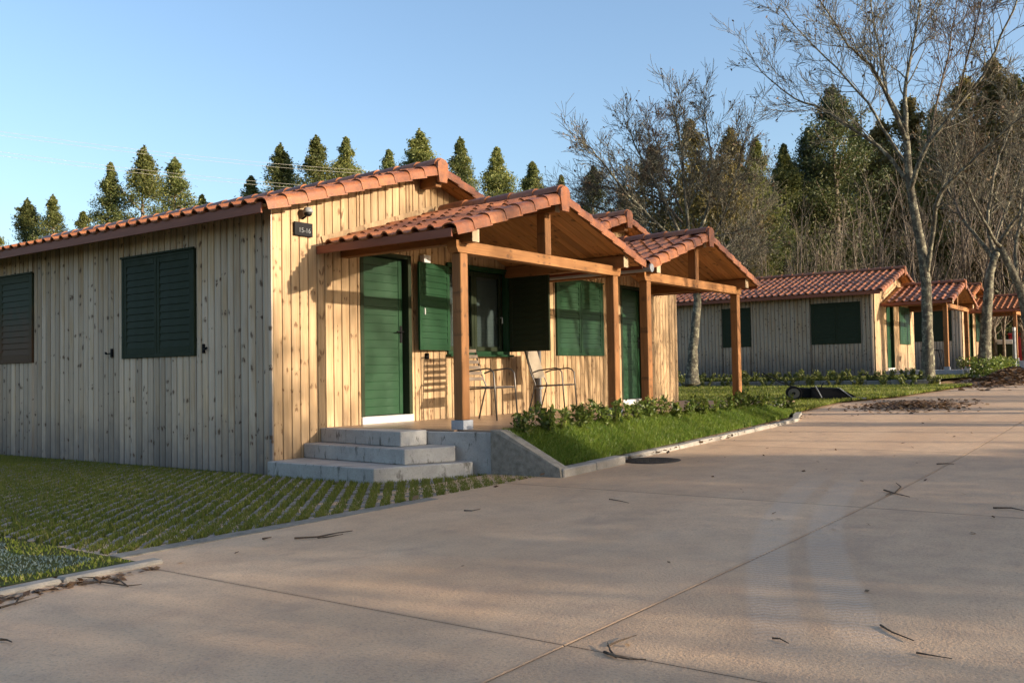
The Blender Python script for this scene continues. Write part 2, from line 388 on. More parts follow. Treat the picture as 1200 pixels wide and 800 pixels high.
# ------------------------------------------------------------------ ground
def sheet(name, xs, y0, y1, zf, m, ny=2, parent=None, kind='structure'):
    b = MB(); rows = []
    for x in xs:
        a, c = (y0(x) if callable(y0) else y0), (y1(x) if callable(y1) else y1)
        rows.append([(x, a+(c-a)*j/ny, zf(x, a+(c-a)*j/ny)) for j in range(ny+1)])
    V = [p for r in rows for p in r]; k = ny+1
    F = [(i*k+j, (i+1)*k+j, (i+1)*k+j+1, i*k+j+1) for i in range(len(xs)-1) for j in range(ny)]
    return b.add(V, F).build(name, m, parent, smooth=True, kind=kind)
def hill(x, y):
    d = x*.90 + y*.44
    h = .23*max(0, d-56)
    return min(h, 24) if d > 56 else 0.0
gx = sorted(set(list(np.arange(-60, 100, 4.0)) + list(np.arange(100, 1500, 60.0)) + list(np.arange(-1500, -60, 60.0))))
gy = sorted(set(list(np.arange(-80, 100, 4.0)) + list(np.arange(100, 1500, 60.0)) + list(np.arange(-1500, -80, 60.0))))
V = [(x, y, zg(x)-.14+hill(x,y)) for x in gx for y in gy]; k = len(gy)
MB().add(V, [(i*k+j,(i+1)*k+j,(i+1)*k+j+1,i*k+j+1) for i in range(len(gx)-1) for j in range(k-1)]).build('ground', M_forestfloor, smooth=True, kind='structure')

# driveway: cast slabs with recessed joints
drv = sheet('driveway', np.arange(-18.2, 60, 2.0), -15.0, -2.2, lambda x,y: zg(x)-.05, M_soil)
JX = [-16.05+4.12*i for i in range(18)]; JY = [-14.41, -10.29, -6.17, -2.25]
for i in range(len(JX)-1):
    for j in range(3):
        g = .0035; x0, x1, y0, y1 = JX[i]+g, JX[i+1]-g, JY[j]+g, JY[j+1]-g
        b = MB(); n_ = 5; V = []
        for t in range(n_+1):
            x = x0+(x1-x0)*t/n_; z = zg(x)
            ins = .003
            V += [(x,y0,z-.045),(x,y0,z-ins),(x,y0+.005,z),(x,y1-.005,z),(x,y1,z-ins),(x,y1,z-.045)]
        F = [(t*6+q, t*6+6+q, t*6+7+q, t*6+1+q) for t in range(n_) for q in range(5)] + [(0,1,2,3,4,5), tuple(n_*6+5-q for q in range(6))]
        b.add(V, F).build('slab', M_drive, drv)

# lawns
fyp = [(-1,-2.97),(8.2,-2.97),(8.8,-2.78),(9.6,-2.56),(12.4,-2.5),(14,-3.2),(16.5,-3.6),(18.55,-3.9),(40,-3.9)]
def fy(x): return float(np.interp(x, [p[0] for p in fyp], [p[1] for p in fyp]))
XBED = 18.55
def bankz(x, y):                                          # planted bank in front of the porch
    t = min(1, max(0, (y-fy(x)-.02)/.62)); e = min(1, max(0, (9.6-x)/1.2)); e = e*e*(3-2*e)
    return zg(x)+.05 + (-.05-zg(x)-.05)*(t*t*(3-2*t))*e
def eastz(x, y): return zg(x)+.03 + .0
def bedz(x, y): return .27 + .012*max(0, x-22) 
lawn_left = sheet('paved_lawn', np.linspace(-3.62, 1.0, 8), -2.86, 14, lambda x,y: -.475, M_turf, 4)
lawn_frost = sheet('side_lawn', np.linspace(-14, -3.66, 6), -3.22, 14, lambda x,y: -.455, M_turf, 4)
bank = sheet('planted_bank', np.linspace(1.1, 9.7, 36), lambda x: fy(x)+.09, lambda x: -2.27, bankz, M_turf, 8)
lawn_east = sheet('lawn', np.linspace(9.0, XBED, 12), lambda x: fy(x)+.02, 16, eastz, M_turf, 8)
lawn_bed = sheet('raised_lawn', np.linspace(XBED+.35, 60, 12), lambda x: -3.1 if x < 23 else -2.9, 18, bedz, M_turf, 8)

def blades(name, P, h, m, wd=.006, lean=.5, parent=None):
    n = len(P); a = RNG.uniform(0, 2*np.pi, n); hh = h*RNG.uniform(.45, 1.15, n); w_ = wd*RNG.uniform(.7, 1.3, n)
    d = np.stack([np.cos(a), np.sin(a), np.zeros(n)], 1); la = RNG.uniform(0, 2*np.pi, n); ll = hh*lean*RNG.uniform(.1, 1, n)
    tip = P + np.stack([np.cos(la)*ll, np.sin(la)*ll, hh], 1)
    mid = P + np.stack([np.cos(la)*ll*.35, np.sin(la)*ll*.35, hh*.55], 1)
    V = np.empty((n, 5, 3)); V[:,0] = P-d*w_[:,None]; V[:,1] = P+d*w_[:,None]; V[:,2] = mid+d*w_[:,None]*.8; V[:,3] = mid-d*w_[:,None]*.8; V[:,4] = tip
    V = V.reshape(-1, 3); o = np.arange(n)*5
    F = np.concatenate([np.stack([o,o+1,o+2],1), np.stack([o,o+2,o+3],1), np.stack([o+3,o+2,o+4],1)])
    return soup(name, V, F, m, parent, kind='stuff')

# turf paving at the left: concrete cells between diagonal rows of grass
DIR = np.array([math.cos(.735), math.sin(.735)]); NRM = np.array([-DIR[1], DIR[0]]); ROW = .118
def in_pave(p): return (-3.6 < p[0] < .95) and (-2.85 < p[1] < 9) and not (p[0] > -.02 and p[1] > -.05) and not (p[0] > -.16 and p[1] > -2.12+.42*(.85-p[0]) )
cells = []
for i in range(-60, 60):
    for j in range(-80, 80):
        p = NRM*((i+.5)*ROW) + DIR*(j*.098+(i%2)*.05)
        if in_pave(p) and p[1] < 4.0: cells.append((float(np.hypot(p[0]-CAMP.x, p[1]-CAMP.y)), p))
cells.sort(key=lambda c: c[0])
pm = MB().box((-.040,-.024,-.02),(.040,.024,.012), .006).mesh('paver'); pm.materials.append(M_pav)
rest = MB()
for q, (d, p) in enumerate(cells):
    if random.random() < .12: continue
    rz = .735+random.uniform(-.06,.06); z = -.472+random.uniform(-.008,.004)
    if q < 330: link('paver', pm, None, lawn_left, mat4=Matrix.Translation((p[0],p[1],z)) @ Matrix.Rotation(rz,4,'Z'))
    else:
        c_, s_ = math.cos(rz), math.sin(rz)
        rest.add([(p[0]+x*c_-y*s_, p[1]+x*s_+y*c_, z+zz) for x,y,zz in ((-.04,-.024,-.02),(.04,-.024,-.02),(.04,.024,-.02),(-.04,.024,-.02),(-.036,-.02,.012),(.036,-.02,.012),(.036,.02,.012),(-.036,.02,.012))],
                 [(4,5,6,7),(0,1,5,4),(1,2,6,5),(2,3,7,6),(3,0,4,7)])
rest.build('far_pavers', M_pav, lawn_left, kind='stuff')
n_ = 150000
P = np.stack([RNG.uniform(-3.62,.95,n_), -2.86+11.5*RNG.uniform(0,1,n_)**1.5, np.full(n_,-.475)], 1)
t = (P[:,:2]@NRM)/ROW; fr = t-np.floor(t); dist = np.minimum(fr, 1-fr)
cover = np.clip((P[:,1]*.62-P[:,0]*.55-.35)/1.9, 0, 1) + .25*np.sin(P[:,0]*2.3+1)*np.sin(P[:,1]*1.9)
keep = (RNG.uniform(0,1,n_) < np.where(dist < .30, 1.0, np.where(dist < .38, .35, 0.04)+cover*.8))
keep &= np.array([in_pave(p) for p in P])
P = P[keep]
tag(blades('paved_grass', P, .042, M_grass, .0042, .7), None, None)
n_ = 80000; P = np.stack([RNG.uniform(-9,-3.68,n_), RNG.uniform(-3.2,3,n_), np.full(n_,-.455)],1)
fm = (P[:,1] > -2.98+.10*np.sin(P[:,0]*5)) & (P[:,0] < -3.85+.08*np.sin(P[:,1]*6))
blades('frosted_grass', P[fm], .016, M_frost, .0036, 1.3); blades('verge_grass', P[~fm], .022, M_grass, .004, 1.0)
# lush grass on the bank, lawn beyond
n_ = 75000; X = RNG.uniform(1.1, 9.6, n_); a = np.array([fy(x)+.1 for x in X]); Y = a+(-2.3-a)*RNG.uniform(0,1,n_)
P = np.stack([X, Y, np.array([bankz(x,y) for x,y in zip(X,Y)])], 1)
lit = RNG.uniform(0,1,n_) < .5+.5*np.sin(X*3.1)*np.sin(Y*7)
blades('bank_grass', P, .075, M_grassd, .0042, .9)
n_ = 60000; X = RNG.uniform(9.3, XBED, n_); Y = np.array([fy(x)+.04 for x in X]) + 11*RNG.uniform(0,1,n_)**1.6
P = np.stack([X, Y, zga(X)+.03], 1); P = P[~((X < 10.15) & (Y > -.05))]
blades('lawn_grass', P, .06, M_grass, .008, .7)
n_ = 60000; X = RNG.uniform(XBED+.3, 30, n_); Y = -3.0+15*RNG.uniform(0,1,n_)
P = np.stack([X, Y, .27+.012*np.maximum(0,X-22)], 1); P = P[~((X > 22.75) & (Y > -.5))]
blades('raised_lawn_grass', P, .09, M_grass, .010, .7)

# kerbs
def kerb(name, pts, h, wd, label, zoff=0.0):
    root = empty(name, (pts[0][0], pts[0][1], zg(pts[0][0])), label, 'kerb', 'concrete kerbs along the driveway')
    for (x0,y0),(x1,y1) in zip(pts[:-1], pts[1:]):
        L = math.hypot(x1-x0,y1-y0); ns = max(1, round(L/.62))
        for s in range(ns):
            a, b = s/ns+.006/L, (s+1)/ns-.006/L
            p = Vector((x0+(x1-x0)*a, y0+(y1-y0)*a, 0)); q = Vector((x0+(x1-x0)*b, y0+(y1-y0)*b, 0))
            p.z = zg(p.x)+h/2-.03+random.uniform(-.006,.006); q.z = zg(q.x)+h/2-.03+random.uniform(-.006,.006)
            m = MB().bar(p-root.location, q-root.location, wd*random.uniform(.92,1.05), h+.06, .012)
            m.build('kerb_stone', M_kerb, root)
kerb('kerb', [(1.02,-3.06),(2.36,-3.02)], .085, .15, 'short grey kerb at the foot of the sloping wing wall')
kerb('kerb', [(2.18,-2.72),(2.72,-2.9),(8.2,-2.99),(8.8,-2.80),(9.5,-2.60)], .05, .12, 'long low kerb edging the planted bank beside the drive')
kerb('kerb', [(-12,-3.42),(-3.56,-3.30)], .022, .10, 'pale kerb along the frosty grass in the lower left corner')
kerb('kerb', [(XBED+.2,-3.1),(XBED+.2,9.0)], .16, .10, 'faint pale kerb below the hedge of the second cabin')
gut = MB().prism([(-3.62,-3.0),(.9,-2.98),(1.0,-2.86),(.9,-2.80),(-3.62,-2.86)], -.5, -.462).build('gutter_strip', M_rough, kind='structure')

# ------------------------------------------------------------------ cabins
def plank_mesh(wd, z0, za, zb_, t=.018, bul=.006, g=.004, ch=.010):
    g = .0055 if bul > .01 else g; b = MB(); xs = [(g,0),(g+ch*.3,-t+.004),(g+ch,-t),(wd*.5,-t-bul),(wd-g-ch,-t),(wd-g-ch*.3,-t+.004),(wd-g,0)]
    if wd < .03: xs = [(g*.5,0),(g*.5,-t),(wd-g*.5,-t),(wd-g*.5,0)]
    n = len(xs)
    V = [(x,y,z0) for x,y in xs] + [(x,y,za+(zb_-za)*x/wd) for x,y in xs]
    F = [(i, i+1, n+i+1, n+i) for i in range(n-1)] + [tuple(range(n))[::-1], tuple(range(n,2*n))]
    return b.add(V, F)
def planked(root, name, m, L, ztop, z0, width, openings, place, joined, bul, limit=10**6, rnd=random.Random(3)):
    """one wall: a dark backing sheet, its planks as parts. place(x) -> matrix of a plank whose left edge is x along the wall"""
    bb = MB(); xs = sorted(set([0, L] + [o[k] for o in openings for k in (0,1)] + [L*i/40 for i in range(41)]))
    for a, c in zip(xs[:-1], xs[1:]):
        mid = (a+c)/2; segs = [(z0, None)]
        for o in openings:
            if o[0]-1e-4 < mid < o[1]+1e-4: segs = [(z0, o[2]), (o[3], None)]
        for s0, s1 in segs:
            za, zc = (s1, s1) if s1 is not None else (ztop(a)-.004, ztop(c)-.004)
            if max(za, zc) - s0 < .01: continue
            bb.add([(a,.0,s0),(c,.0,s0),(c,.0,zc),(a,.0,za),(a,.09,s0),(c,.09,s0),(c,.09,zc),(a,.09,za)],
                   [(0,1,2,3),(7,6,5,4),(3,2,6,7),(0,4,5,1),(0,3,7,4),(1,5,6,2)])
    wall = bb.build(name, M_core, root, mat4=place(0))
    jm = MB(); cache = {}; x = 0.0
    while x < L-1e-3:
        wd = width*rnd.choice((.94,1.0,1.0,1.06)); wd = min(wd, L-x)
        if L-x-wd < .03: wd = L-x
        cuts = sorted(set([x, x+wd] + [o[k] for o in openings for k in (0,1) if x+1e-3 < o[k] < x+wd-1e-3]))
        for a, c in zip(cuts[:-1], cuts[1:]):
            mid = (a+c)/2; segs = [(z0, None)]
            for o in openings:
                if o[0] < mid < o[1]: segs = [(z0, o[2]), (o[3], None)]
            for s0, s1 in segs:
                za, zc = (s1, s1) if s1 is not None else (ztop(a), ztop(c))
                if max(za, zc)-s0 < .02: continue
                if joined:
                    pmx = plank_mesh(c-a, s0, za, zc, bul=bul)
                    jm.add([(vx+a, vy, vz) for vx,vy,vz in pmx.v], pmx.f)
                else:
                    key = tuple(round(v_,4) for v_ in (c-a, s0, za, zc))
                    if key not in cache:
                        cache[key] = plank_mesh(c-a, s0-z0, za-z0, zc-z0, bul=bul).mesh('plank'); cache[key].materials.append(m)
                    link('plank', cache[key], None, wall, mat4=Matrix.Translation((a, 0, z0)))
        x += wd
    if joined: jm.build('planks', m, wall, kind='stuff')
    return wall

def tile_mesh(w_=.22, l_=.40):
    pr = [(0,.010),(.012,.030),(.040,.052),(.068,.055),(.098,.034),(.112,.012),(.16,.004),(w_+.012,.012)]
    n = len(pr); b = MB()
    V = [(x,0,z+.020) for x,z in pr] + [(x,l_,z) for x,z in pr] + [(x,0.002,z+.002) for x,z in pr]
    F = [(i,i+1,n+i+1,n+i) for i in range(n-1)] + [(2*n+i,2*n+i+1,i+1,i) for i in range(n-1)] + [(0,n,2*n),(n-1,3*n-1,2*n-1)]
    return b.add(V, F)
def rake_mesh(sgn=1, l_=.385):
    pr = [(-.10,.0),(-.082,.034),(-.045,.050),(.0,.058),(.045,.053),(.078,.036),(.093,.012),(.096,-.004),(.099,-.078),(.085,-.078)]
    n = len(pr); V = []
    for y, s, dz in ((0,1.035,.014),(l_,.97,-.006)):
        V += [(sgn*x*s, y, z*s+dz if z > -.05 else z+dz) for x,z in pr]
    for (x,z) in pr: V.append((sgn*x*.97, .004, z*.93+.004 if z > -.05 else z+.01))
    F = [(i,i+1,n+i+1,n+i) for i in range(n-1)] + [(2*n+i,2*n+i+1,i+1,i) for i in range(n-1)]
    if sgn < 0: F = [f[::-1] for f in F]
    return MB().add(V, F)
def ridge_mesh(l_=.42):
    V = []; n = 9
    for y, s, dz in ((0,1.07,.012),(l_,.97,0)):
        for i in range(n):
            t = math.pi*i/(n-1); V.append((.115*s*math.cos(t), y, .095*s*math.sin(t)-.02+dz))
    for i in range(n):
        t = math.pi*i/(n-1); V.append((.108*math.cos(t), .004, .088*math.sin(t)-.02))
    F = [(i+1,i,n+i,n+i+1) for i in range(n-1)] + [(i,i+1,2*n+i+1,2*n+i) for i in range(n-1)]
    return MB().add(V, F)
TILE = tile_mesh(); TILEM = TILE.mesh('roof_tile', True); TILEM.materials.append(M_tile)
RK = {1: rake_mesh(1), -1: rake_mesh(-1)}; RKM = {}
for s in (1,-1): RKM[s] = RK[s].mesh('verge_tile', True); RKM[s].materials.append(M_rake)
RD = ridge_mesh(); RDM = RD.mesh('ridge_tile', True); RDM.materials.append(M_tile)
for me in (TILEM, RKM[1], RKM[-1], RDM):
    me.set_sharp_from_angle(angle=math.radians(38))

def frame(up, nrm, p):
    X = up.cross(nrm); m = Matrix((X, up, nrm)).transposed().to_4x4(); m.translation = p; return m
def roof(root, name, xr, zr, m, xl, xr2, yf, yb, budget, single_right=True, verge_back=False, soffit=None, rnd=random.Random(5), vis_left=True, soft_m=None, ov=None):
    """gabled roof with ridge along y. xl/xr2 low edges. budget: how many tiles may be objects of their own"""
    a = math.atan(m); c, s = math.cos(a), math.sin(a)
    rf = MB()
    th = .035
    for xe, sg in ((xl,-1),(xr2,1)):
        ze = zr-m*abs(xe-xr)
        V = [(xr,yf+.06,zr),(xe,yf+.06,ze),(xe,yb,ze),(xr,yb,zr)]
        V += [(x,y,z-th) for x,y,z in V]
        rf.add(V, [(0,1,2,3),(7,6,5,4),(0,4,5,1),(1,5,6,2),(2,6,7,3)] if sg < 0 else [(3,2,1,0),(4,5,6,7),(1,5,4,0),(2,6,5,1),(3,7,6,2)])
    ro = rf.build(name, M_soffit, root)
    stuff = MB(); cnt = 0
    def put(mesh, mb, mat, nm, solo):
        nonlocal cnt
        if solo and cnt < budget: link(nm, mesh, None, ro, mat4=mat); cnt += 1
        else: stuff.add([mat @ Vector(v_) for v_ in mb.v], mb.f)
    for sg, xe in ((-1,xl),(1,xr2)):
        up = Vector((c,0,s)) if sg < 0 else Vector((-c,0,s)); nr = Vector((-s,0,c)) if sg < 0 else Vector((s,0,c))
        half = abs(xe-xr)/c; nrow = max(1, int(round((half-.06)/.345))); ex = (half-.06)/nrow
        z0 = zr-m*abs(xe-xr)
        # verge tiles along the front edge
        nv = max(2, int(round((half-.05)/.30))); exv = (half-.05)/nv; sc = exv/.345
        for i in range(nv):
            p = Vector((xe,yf+.10,z0)) + up*(i*exv-.03) + nr*.002
            mt = frame(up, nr, p) @ Matrix.Diagonal((1,sc,1,1)) @ Matrix.Rotation(rnd.uniform(-.012,.012),4,'X')
            put(RKM[-sg], RK[-sg], mt, 'verge_tile', True)
        # field
        ncol = int((yb-yf-.16)/.22)
        for r in range(nrow):
            for q in range(ncol):
                y = yf+.17+q*.22 if sg > 0 else yf+.17+(q+1)*.22
                p = Vector((xe, y, z0)) + up*(r*ex-.05) + nr*(.006+rnd.uniform(0,.004))
                mt = frame(up, nr, p) @ Matrix.Rotation(rnd.uniform(-.035,.035),4,'Z')
                solo = (sg < 0 and vis_left) and (r < 2 or ncol < 14)
                put(TILEM, TILE, mt, 'roof_tile', solo)
    nr_ = int((yb-yf-.02)/.37)
    for i in range(nr_):
        put(RDM, RD, Matrix.Translation((xr, yf+.03+i*.37, zr+.045)), 'ridge_tile', True)
    if stuff.v:
        o = stuff.build('tiles', M_tile, ro, smooth=True, kind='stuff'); o.data.set_sharp_from_angle(angle=math.radians(38))
    # end plate closing the ridge
    pl = [(-.10,.085),(-.055,.125),(0,.138),(.055,.125),(.10,.085),(.105,.0),(.075,-.17),(-.075,-.17),(-.105,.0)]
    V = [(xr+x, yf-.012, zr+z-.02) for x,z in pl] + [(xr+x, yf+.03, zr+z-.02) for x,z in pl]; n = len(pl)
    MB().add(V, [tuple(range(n))[::-1], tuple(range(n,2*n))] + [(i,n+i,n+(i+1)%n,(i+1)%n) for i in range(n)]).build('ridge_end_plate', M_rake, ro)
    return ro, cnt
def soffit_boards(root, ro, xr, zr, m, xl, xr2, yf, yb, joined):
    jm = MB(); a = math.atan(m); c, s = math.cos(a), math.sin(a)
    for sg, xe in ((-1,xl),(1,xr2)):
        L = abs(xe-xr)/c-.04; nb = max(1,int((yb-yf-.08)/.115)); wd = (yb-yf-.08)/nb
        me = MB().box((0,.003,-.016),(L,wd-.003,0), .004)
        mesh = me.mesh('soffit_board'); mesh.materials.append(M_soffit)
        up = Vector((c,0,s)) if sg < 0 else Vector((-c,0,s)); nr = Vector((-s,0,c)) if sg < 0 else Vector((s,0,c))
        sdv = nr.cross(up); z0 = zr-m*abs(xe-xr)
        for q in range(nb):
            y = yf+.07+q*wd
            mt = Matrix((up, sdv, nr)).transposed().to_4x4(); 
            mt.translation = Vector((xe, y if sdv.y > 0 else y+wd, z0)) + up*.02 - nr*.038
            if joined: jm.add([mt @ Vector(v_) for v_ in me.v], me.f)
            else: link('soffit_board', mesh, None, ro, mat4=mt)
    if joined: jm.build('soffit_boards', M_soffit, ro, kind='stuff')

def shutter_leaf(root, wd, ht, mt, m, nsl=12, lab=None, joined=False, flat=False, cutout=False):
    st = .055; b = MB()
    b.box((0,-.018,0),(st,.018,ht),.004).box((wd-st,-.018,0),(wd,.018,ht),.004)
    b.box((st+.001,-.017,0),(wd-st-.001,.017,.075),.004).box((st+.001,-.017,ht-.075),(wd-st-.001,.017,ht),.004)
    b.box((st,.006,.07),(wd-st,.010,ht-.07))
    leaf = b.build('shutter', m, root, mat4=mt)
    if lab: leaf['label'] = lab
    p = (ht-.15)/nsl; jm = MB()
    sm = MB()
    V = [(st+.002,-.016,0),(wd-st-.002,-.016,0),(wd-st-.002,-.005,p*1.06),(st+.002,-.005,p*1.06),(st+.002,-.007,-.004),(wd-st-.002,-.007,-.004),(wd-st-.002,.005,p*1.04),(st+.002,.005,p*1.04)]
    sm.add(V, [(0,1,2,3),(7,6,5,4),(0,4,5,1),(3,2,6,7),(0,3,7,4),(1,5,6,2)])
    me = sm.mesh('slat'); me.materials.append(m)
    for i in range(nsl):
        if joined: jm.add([(x,y,z+.075+i*p) for x,y,z in sm.v], sm.f)
        else: link('slat', me, None, leaf, loc=(0,0,.075+i*p))
    if joined: jm.build('slats', m, leaf, kind='stuff')
    return leaf
def window_frame(root, wd, ht, mt, m, dp=.06, proj=.035):
    b = MB(); f = .05
    b.box((0,-proj,0),(f,dp,ht),.004).box((wd-f,-proj,0),(wd,dp,ht),.004)
    b.box((f+.001,-proj+.002,0),(wd-f-.001,dp,f),.004).box((f+.001,-proj+.002,ht-f),(wd-f-.001,dp,ht),.004)
    b.box((-.012,-proj-.018,ht-.012),(wd+.012,-proj+.012,ht+.012),.003)
    return b.build('window_frame', m, root, mat4=mt)
def closed_window(root, wd, ht, mt, m, leaves=2, nsl=12, joined=False):
    fr = window_frame(root, wd, ht, mt, m)
    lw = (wd-.09)/leaves
    for i in range(leaves):
        shutter_leaf(root, lw-.006, ht-.09, mt @ Matrix.Translation((.045+i*lw+.003,-.012,.045)), m, nsl, joined=joined)
    return fr
def catch(root, mt):
    MB().box((-.015,-.03,-.05),(.015,0,.06),.004).bar((0,-.02,0),(-.07,-.05,-.006),.014,.014).bar((-.07,-.05,-.006),(-.10,-.045,.012),.02,.02).build('shutter_catch', M_black, root, mat4=mt)
def door(root, x0, x1, zb, zt, joined=False, rec=.11, lab=None):
    f = .05; b = MB()
    b.box((x0-.012,-.026,zb),(x0+f,.14,zt),.004).box((x1-f,-.026,zb),(x1+.012,.14,zt),.004).box((x0+f+.001,-.024,zt-f),(x1-f-.001,.14,zt),.004)
    b.build('door_frame', M_dgreen, root)
    wd = x1-x0-2*f-.01; ht = zt-zb-f-.012
    lb = MB().box((0,.012,0),(wd,.045,ht)).box((0,-.004,0),(.075,.012,ht),.004).box((wd-.075,-.004,0),(wd,.012,ht),.004)
    d = lb.build('door', M_green, root, loc=(x0+f+.005, rec-.03, zb+.006))
    if lab: d['label'] = lab
    nb = 19; p = ht/nb; bm = MB().box((.077,.003,.0008),(wd-.077,.014,p-.0008),.0016); me = bm.mesh('door_board'); me.materials.append(M_green); jm = MB()
    for i in range(nb):
        if joined: jm.add([(x,y,z+i*p) for x,y,z in bm.v], bm.f)
        else: link('door_board', me, None, d, loc=(0,0,i*p))
    if joined: jm.build('door_boards', M_green, d, kind='stuff')
    MB().box((wd-.062,-.016,ht*.46),(wd-.022,-.004,ht*.57),.003).tube([(wd-.042,-.016,ht*.53),(wd-.042,-.055,ht*.53)],.009,8).tube([(wd-.042,-.05,ht*.53),(wd-.16,-.05,ht*.53)],.009,8).build('door_handle', M_black, d)
    MB().box((x0-.012,-.045,0),(x1+.012,.16,zb-.003),.006).build('threshold', M_sill, root)
    return d

CW = 5.045; MR, ZR = .30, 3.29; MP, ZP = .31, 2.735; YP = -2.12; PD = -1.87
def cabin(loc, label, group, units, porches, wins_side, doors, detail, depth=9.4, zbase=-.47, open_win=None, front_wins=(), budget=300):
    root = empty('timber_cabin', loc, label, 'cabin', group)
    J = not detail
    W = CW*units if units > 1 else 5.05
    ridges = [2.523+CW*i for i in range(units)]
    def ztop(x): return max(ZR-MR*abs(x-r) for r in ridges)-.045
    # side wall (faces -x): plank axis runs towards -y
    wz0, wz1 = .864, 2.148
    ops = [(depth-b, depth-a, wz0, wz1) for a, b in wins_side]
    pl = lambda x: Matrix.Translation((0, depth-x, 0)) @ Matrix.Rotation(-math.pi/2, 4, 'Z')
    planked(root, 'side_wall', M_side, depth-.021, lambda x: ZR-MR*2.523-.045, zbase-.03, .124, ops, pl, J, .014, rnd=random.Random(11))
    for a, b in wins_side:
        closed_window(root, b-a, wz1-wz0, pl(0) @ Matrix.Translation((depth-b,-.012,wz0)), M_faded if detail and b-a < 1.2 else M_dgreen, 2 if b-a > 1.2 else 1, 12, J)
        if detail and b-a > 1.2:
            catch(root, pl(0) @ Matrix.Translation((depth-b-.24,-.02,.94-.0))); catch(root, pl(0) @ Matrix.Translation((depth-a+.17,-.02,.94)) @ Matrix.Diagonal((-1,1,1,1)))
    # front wall (faces -y)
    ops = [(a, b, -.03, zt) for a, b, zt in doors] + [(a, b, .867, 2.11) for a, b in front_wins]
    if open_win: ops.append((open_win[0], open_win[1], .867, 2.11))
    planked(root, 'front_wall', M_front, W, ztop, zbase-.03 if zbase > -.4 else zbase-.03, .128, ops, lambda x: Matrix.Identity(4), J, .003, rnd=random.Random(12))
    # far side and back: plain boarded panels closing the box
    b = MB().box((W-.06,.1,zbase),(W,depth,ZR-MR*2.523-.06)); b.box((.02,depth-.05,zbase),(W-.06,depth,ZR-MR*2.523-.06)); b.build('rear_wall', M_side, root)
    gb = MB()
    for r in ridges: gb.add([(r-2.5,depth-.06,2.5),(r+2.5,depth-.06,2.5),(r,depth-.06,ZR-.06),(r-2.5,depth-.01,2.5),(r+2.5,depth-.01,2.5),(r,depth-.01,ZR-.06)],[(0,1,2),(5,4,3),(0,3,4,1),(1,4,5,2),(2,5,3,0)])
    gb.build('rear_gable', M_side, root)
    if detail:
        MB().box((-.022,-.022,zbase-.03),(.0,.03,ztop(0)-.0),.003).build('corner_trim', M_side, root)
    for i, (a, b_, zt) in enumerate(doors): door(root, a, b_, .093, zt, J)
    for a, b_ in front_wins: closed_window(root, b_-a, 1.243, Matrix.Translation((a,-.012,.867)), M_green, 2, 12, J)
    # roofs
    left = budget
    for i, (pc, px) in enumerate(porches):
        pass
    for i, (pc, hw) in enumerate(porches):
        ro, c = roof(root, 'porch_roof', pc, ZP, MP, pc-hw, pc+hw, YP, -.02, left if detail else 0); left -= c
        soffit_boards(root, ro, pc, ZP, MP, pc-hw, pc+hw, YP, -.02, J)
        # flashing boards where the porch roof meets the gable
        fl = MB()
        fl.bar((pc-hw+.04,-.032,ZP-MP*(hw-.04)+.075),(pc-.02,-.032,ZP+.085),.02,.075); fl.bar((pc+.02,-.032,ZP+.085),(pc+hw-.04,-.032,ZP-MP*(hw-.04)+.075),.02,.075)
        fl.build('flashing_board', M_front, root)
        # eaves fascia
        for sg in (-1,1):
            xe = pc+sg*(hw-.012); z = ZP-MP*hw
            MB().box((xe-.011+sg*.045,YP+.06,z-.085),(xe+.011+sg*.045,-.024,z+.006),.003).build('eaves_board', M_fascia, root)
    for i, r in enumerate(ridges):
        xl = -.33 if i == 0 else r-2.49; xr2 = r+2.49 if i < units-1 else r+2.853
        ro, c = roof(root, 'roof', r, ZR, MR, xl, xr2, -.37, depth+.3, left if detail else 0, vis_left=(i == 0)); left -= c
        soffit_boards(root, ro, r, ZR, MR, xl, xr2, -.36, -.022, True)
        MB().box((r-.055,-.30,ZR-.24),(r+.055,-.023,ZR-.05),.006).build('ridge_purlin', M_beamy, root)
    MB().box((-.372,-.29,ZR-MR*2.853-.098),(-.348,depth+.28,ZR-MR*2.853+.012),.003).build('eaves_board', M_fascia, root)
    return root

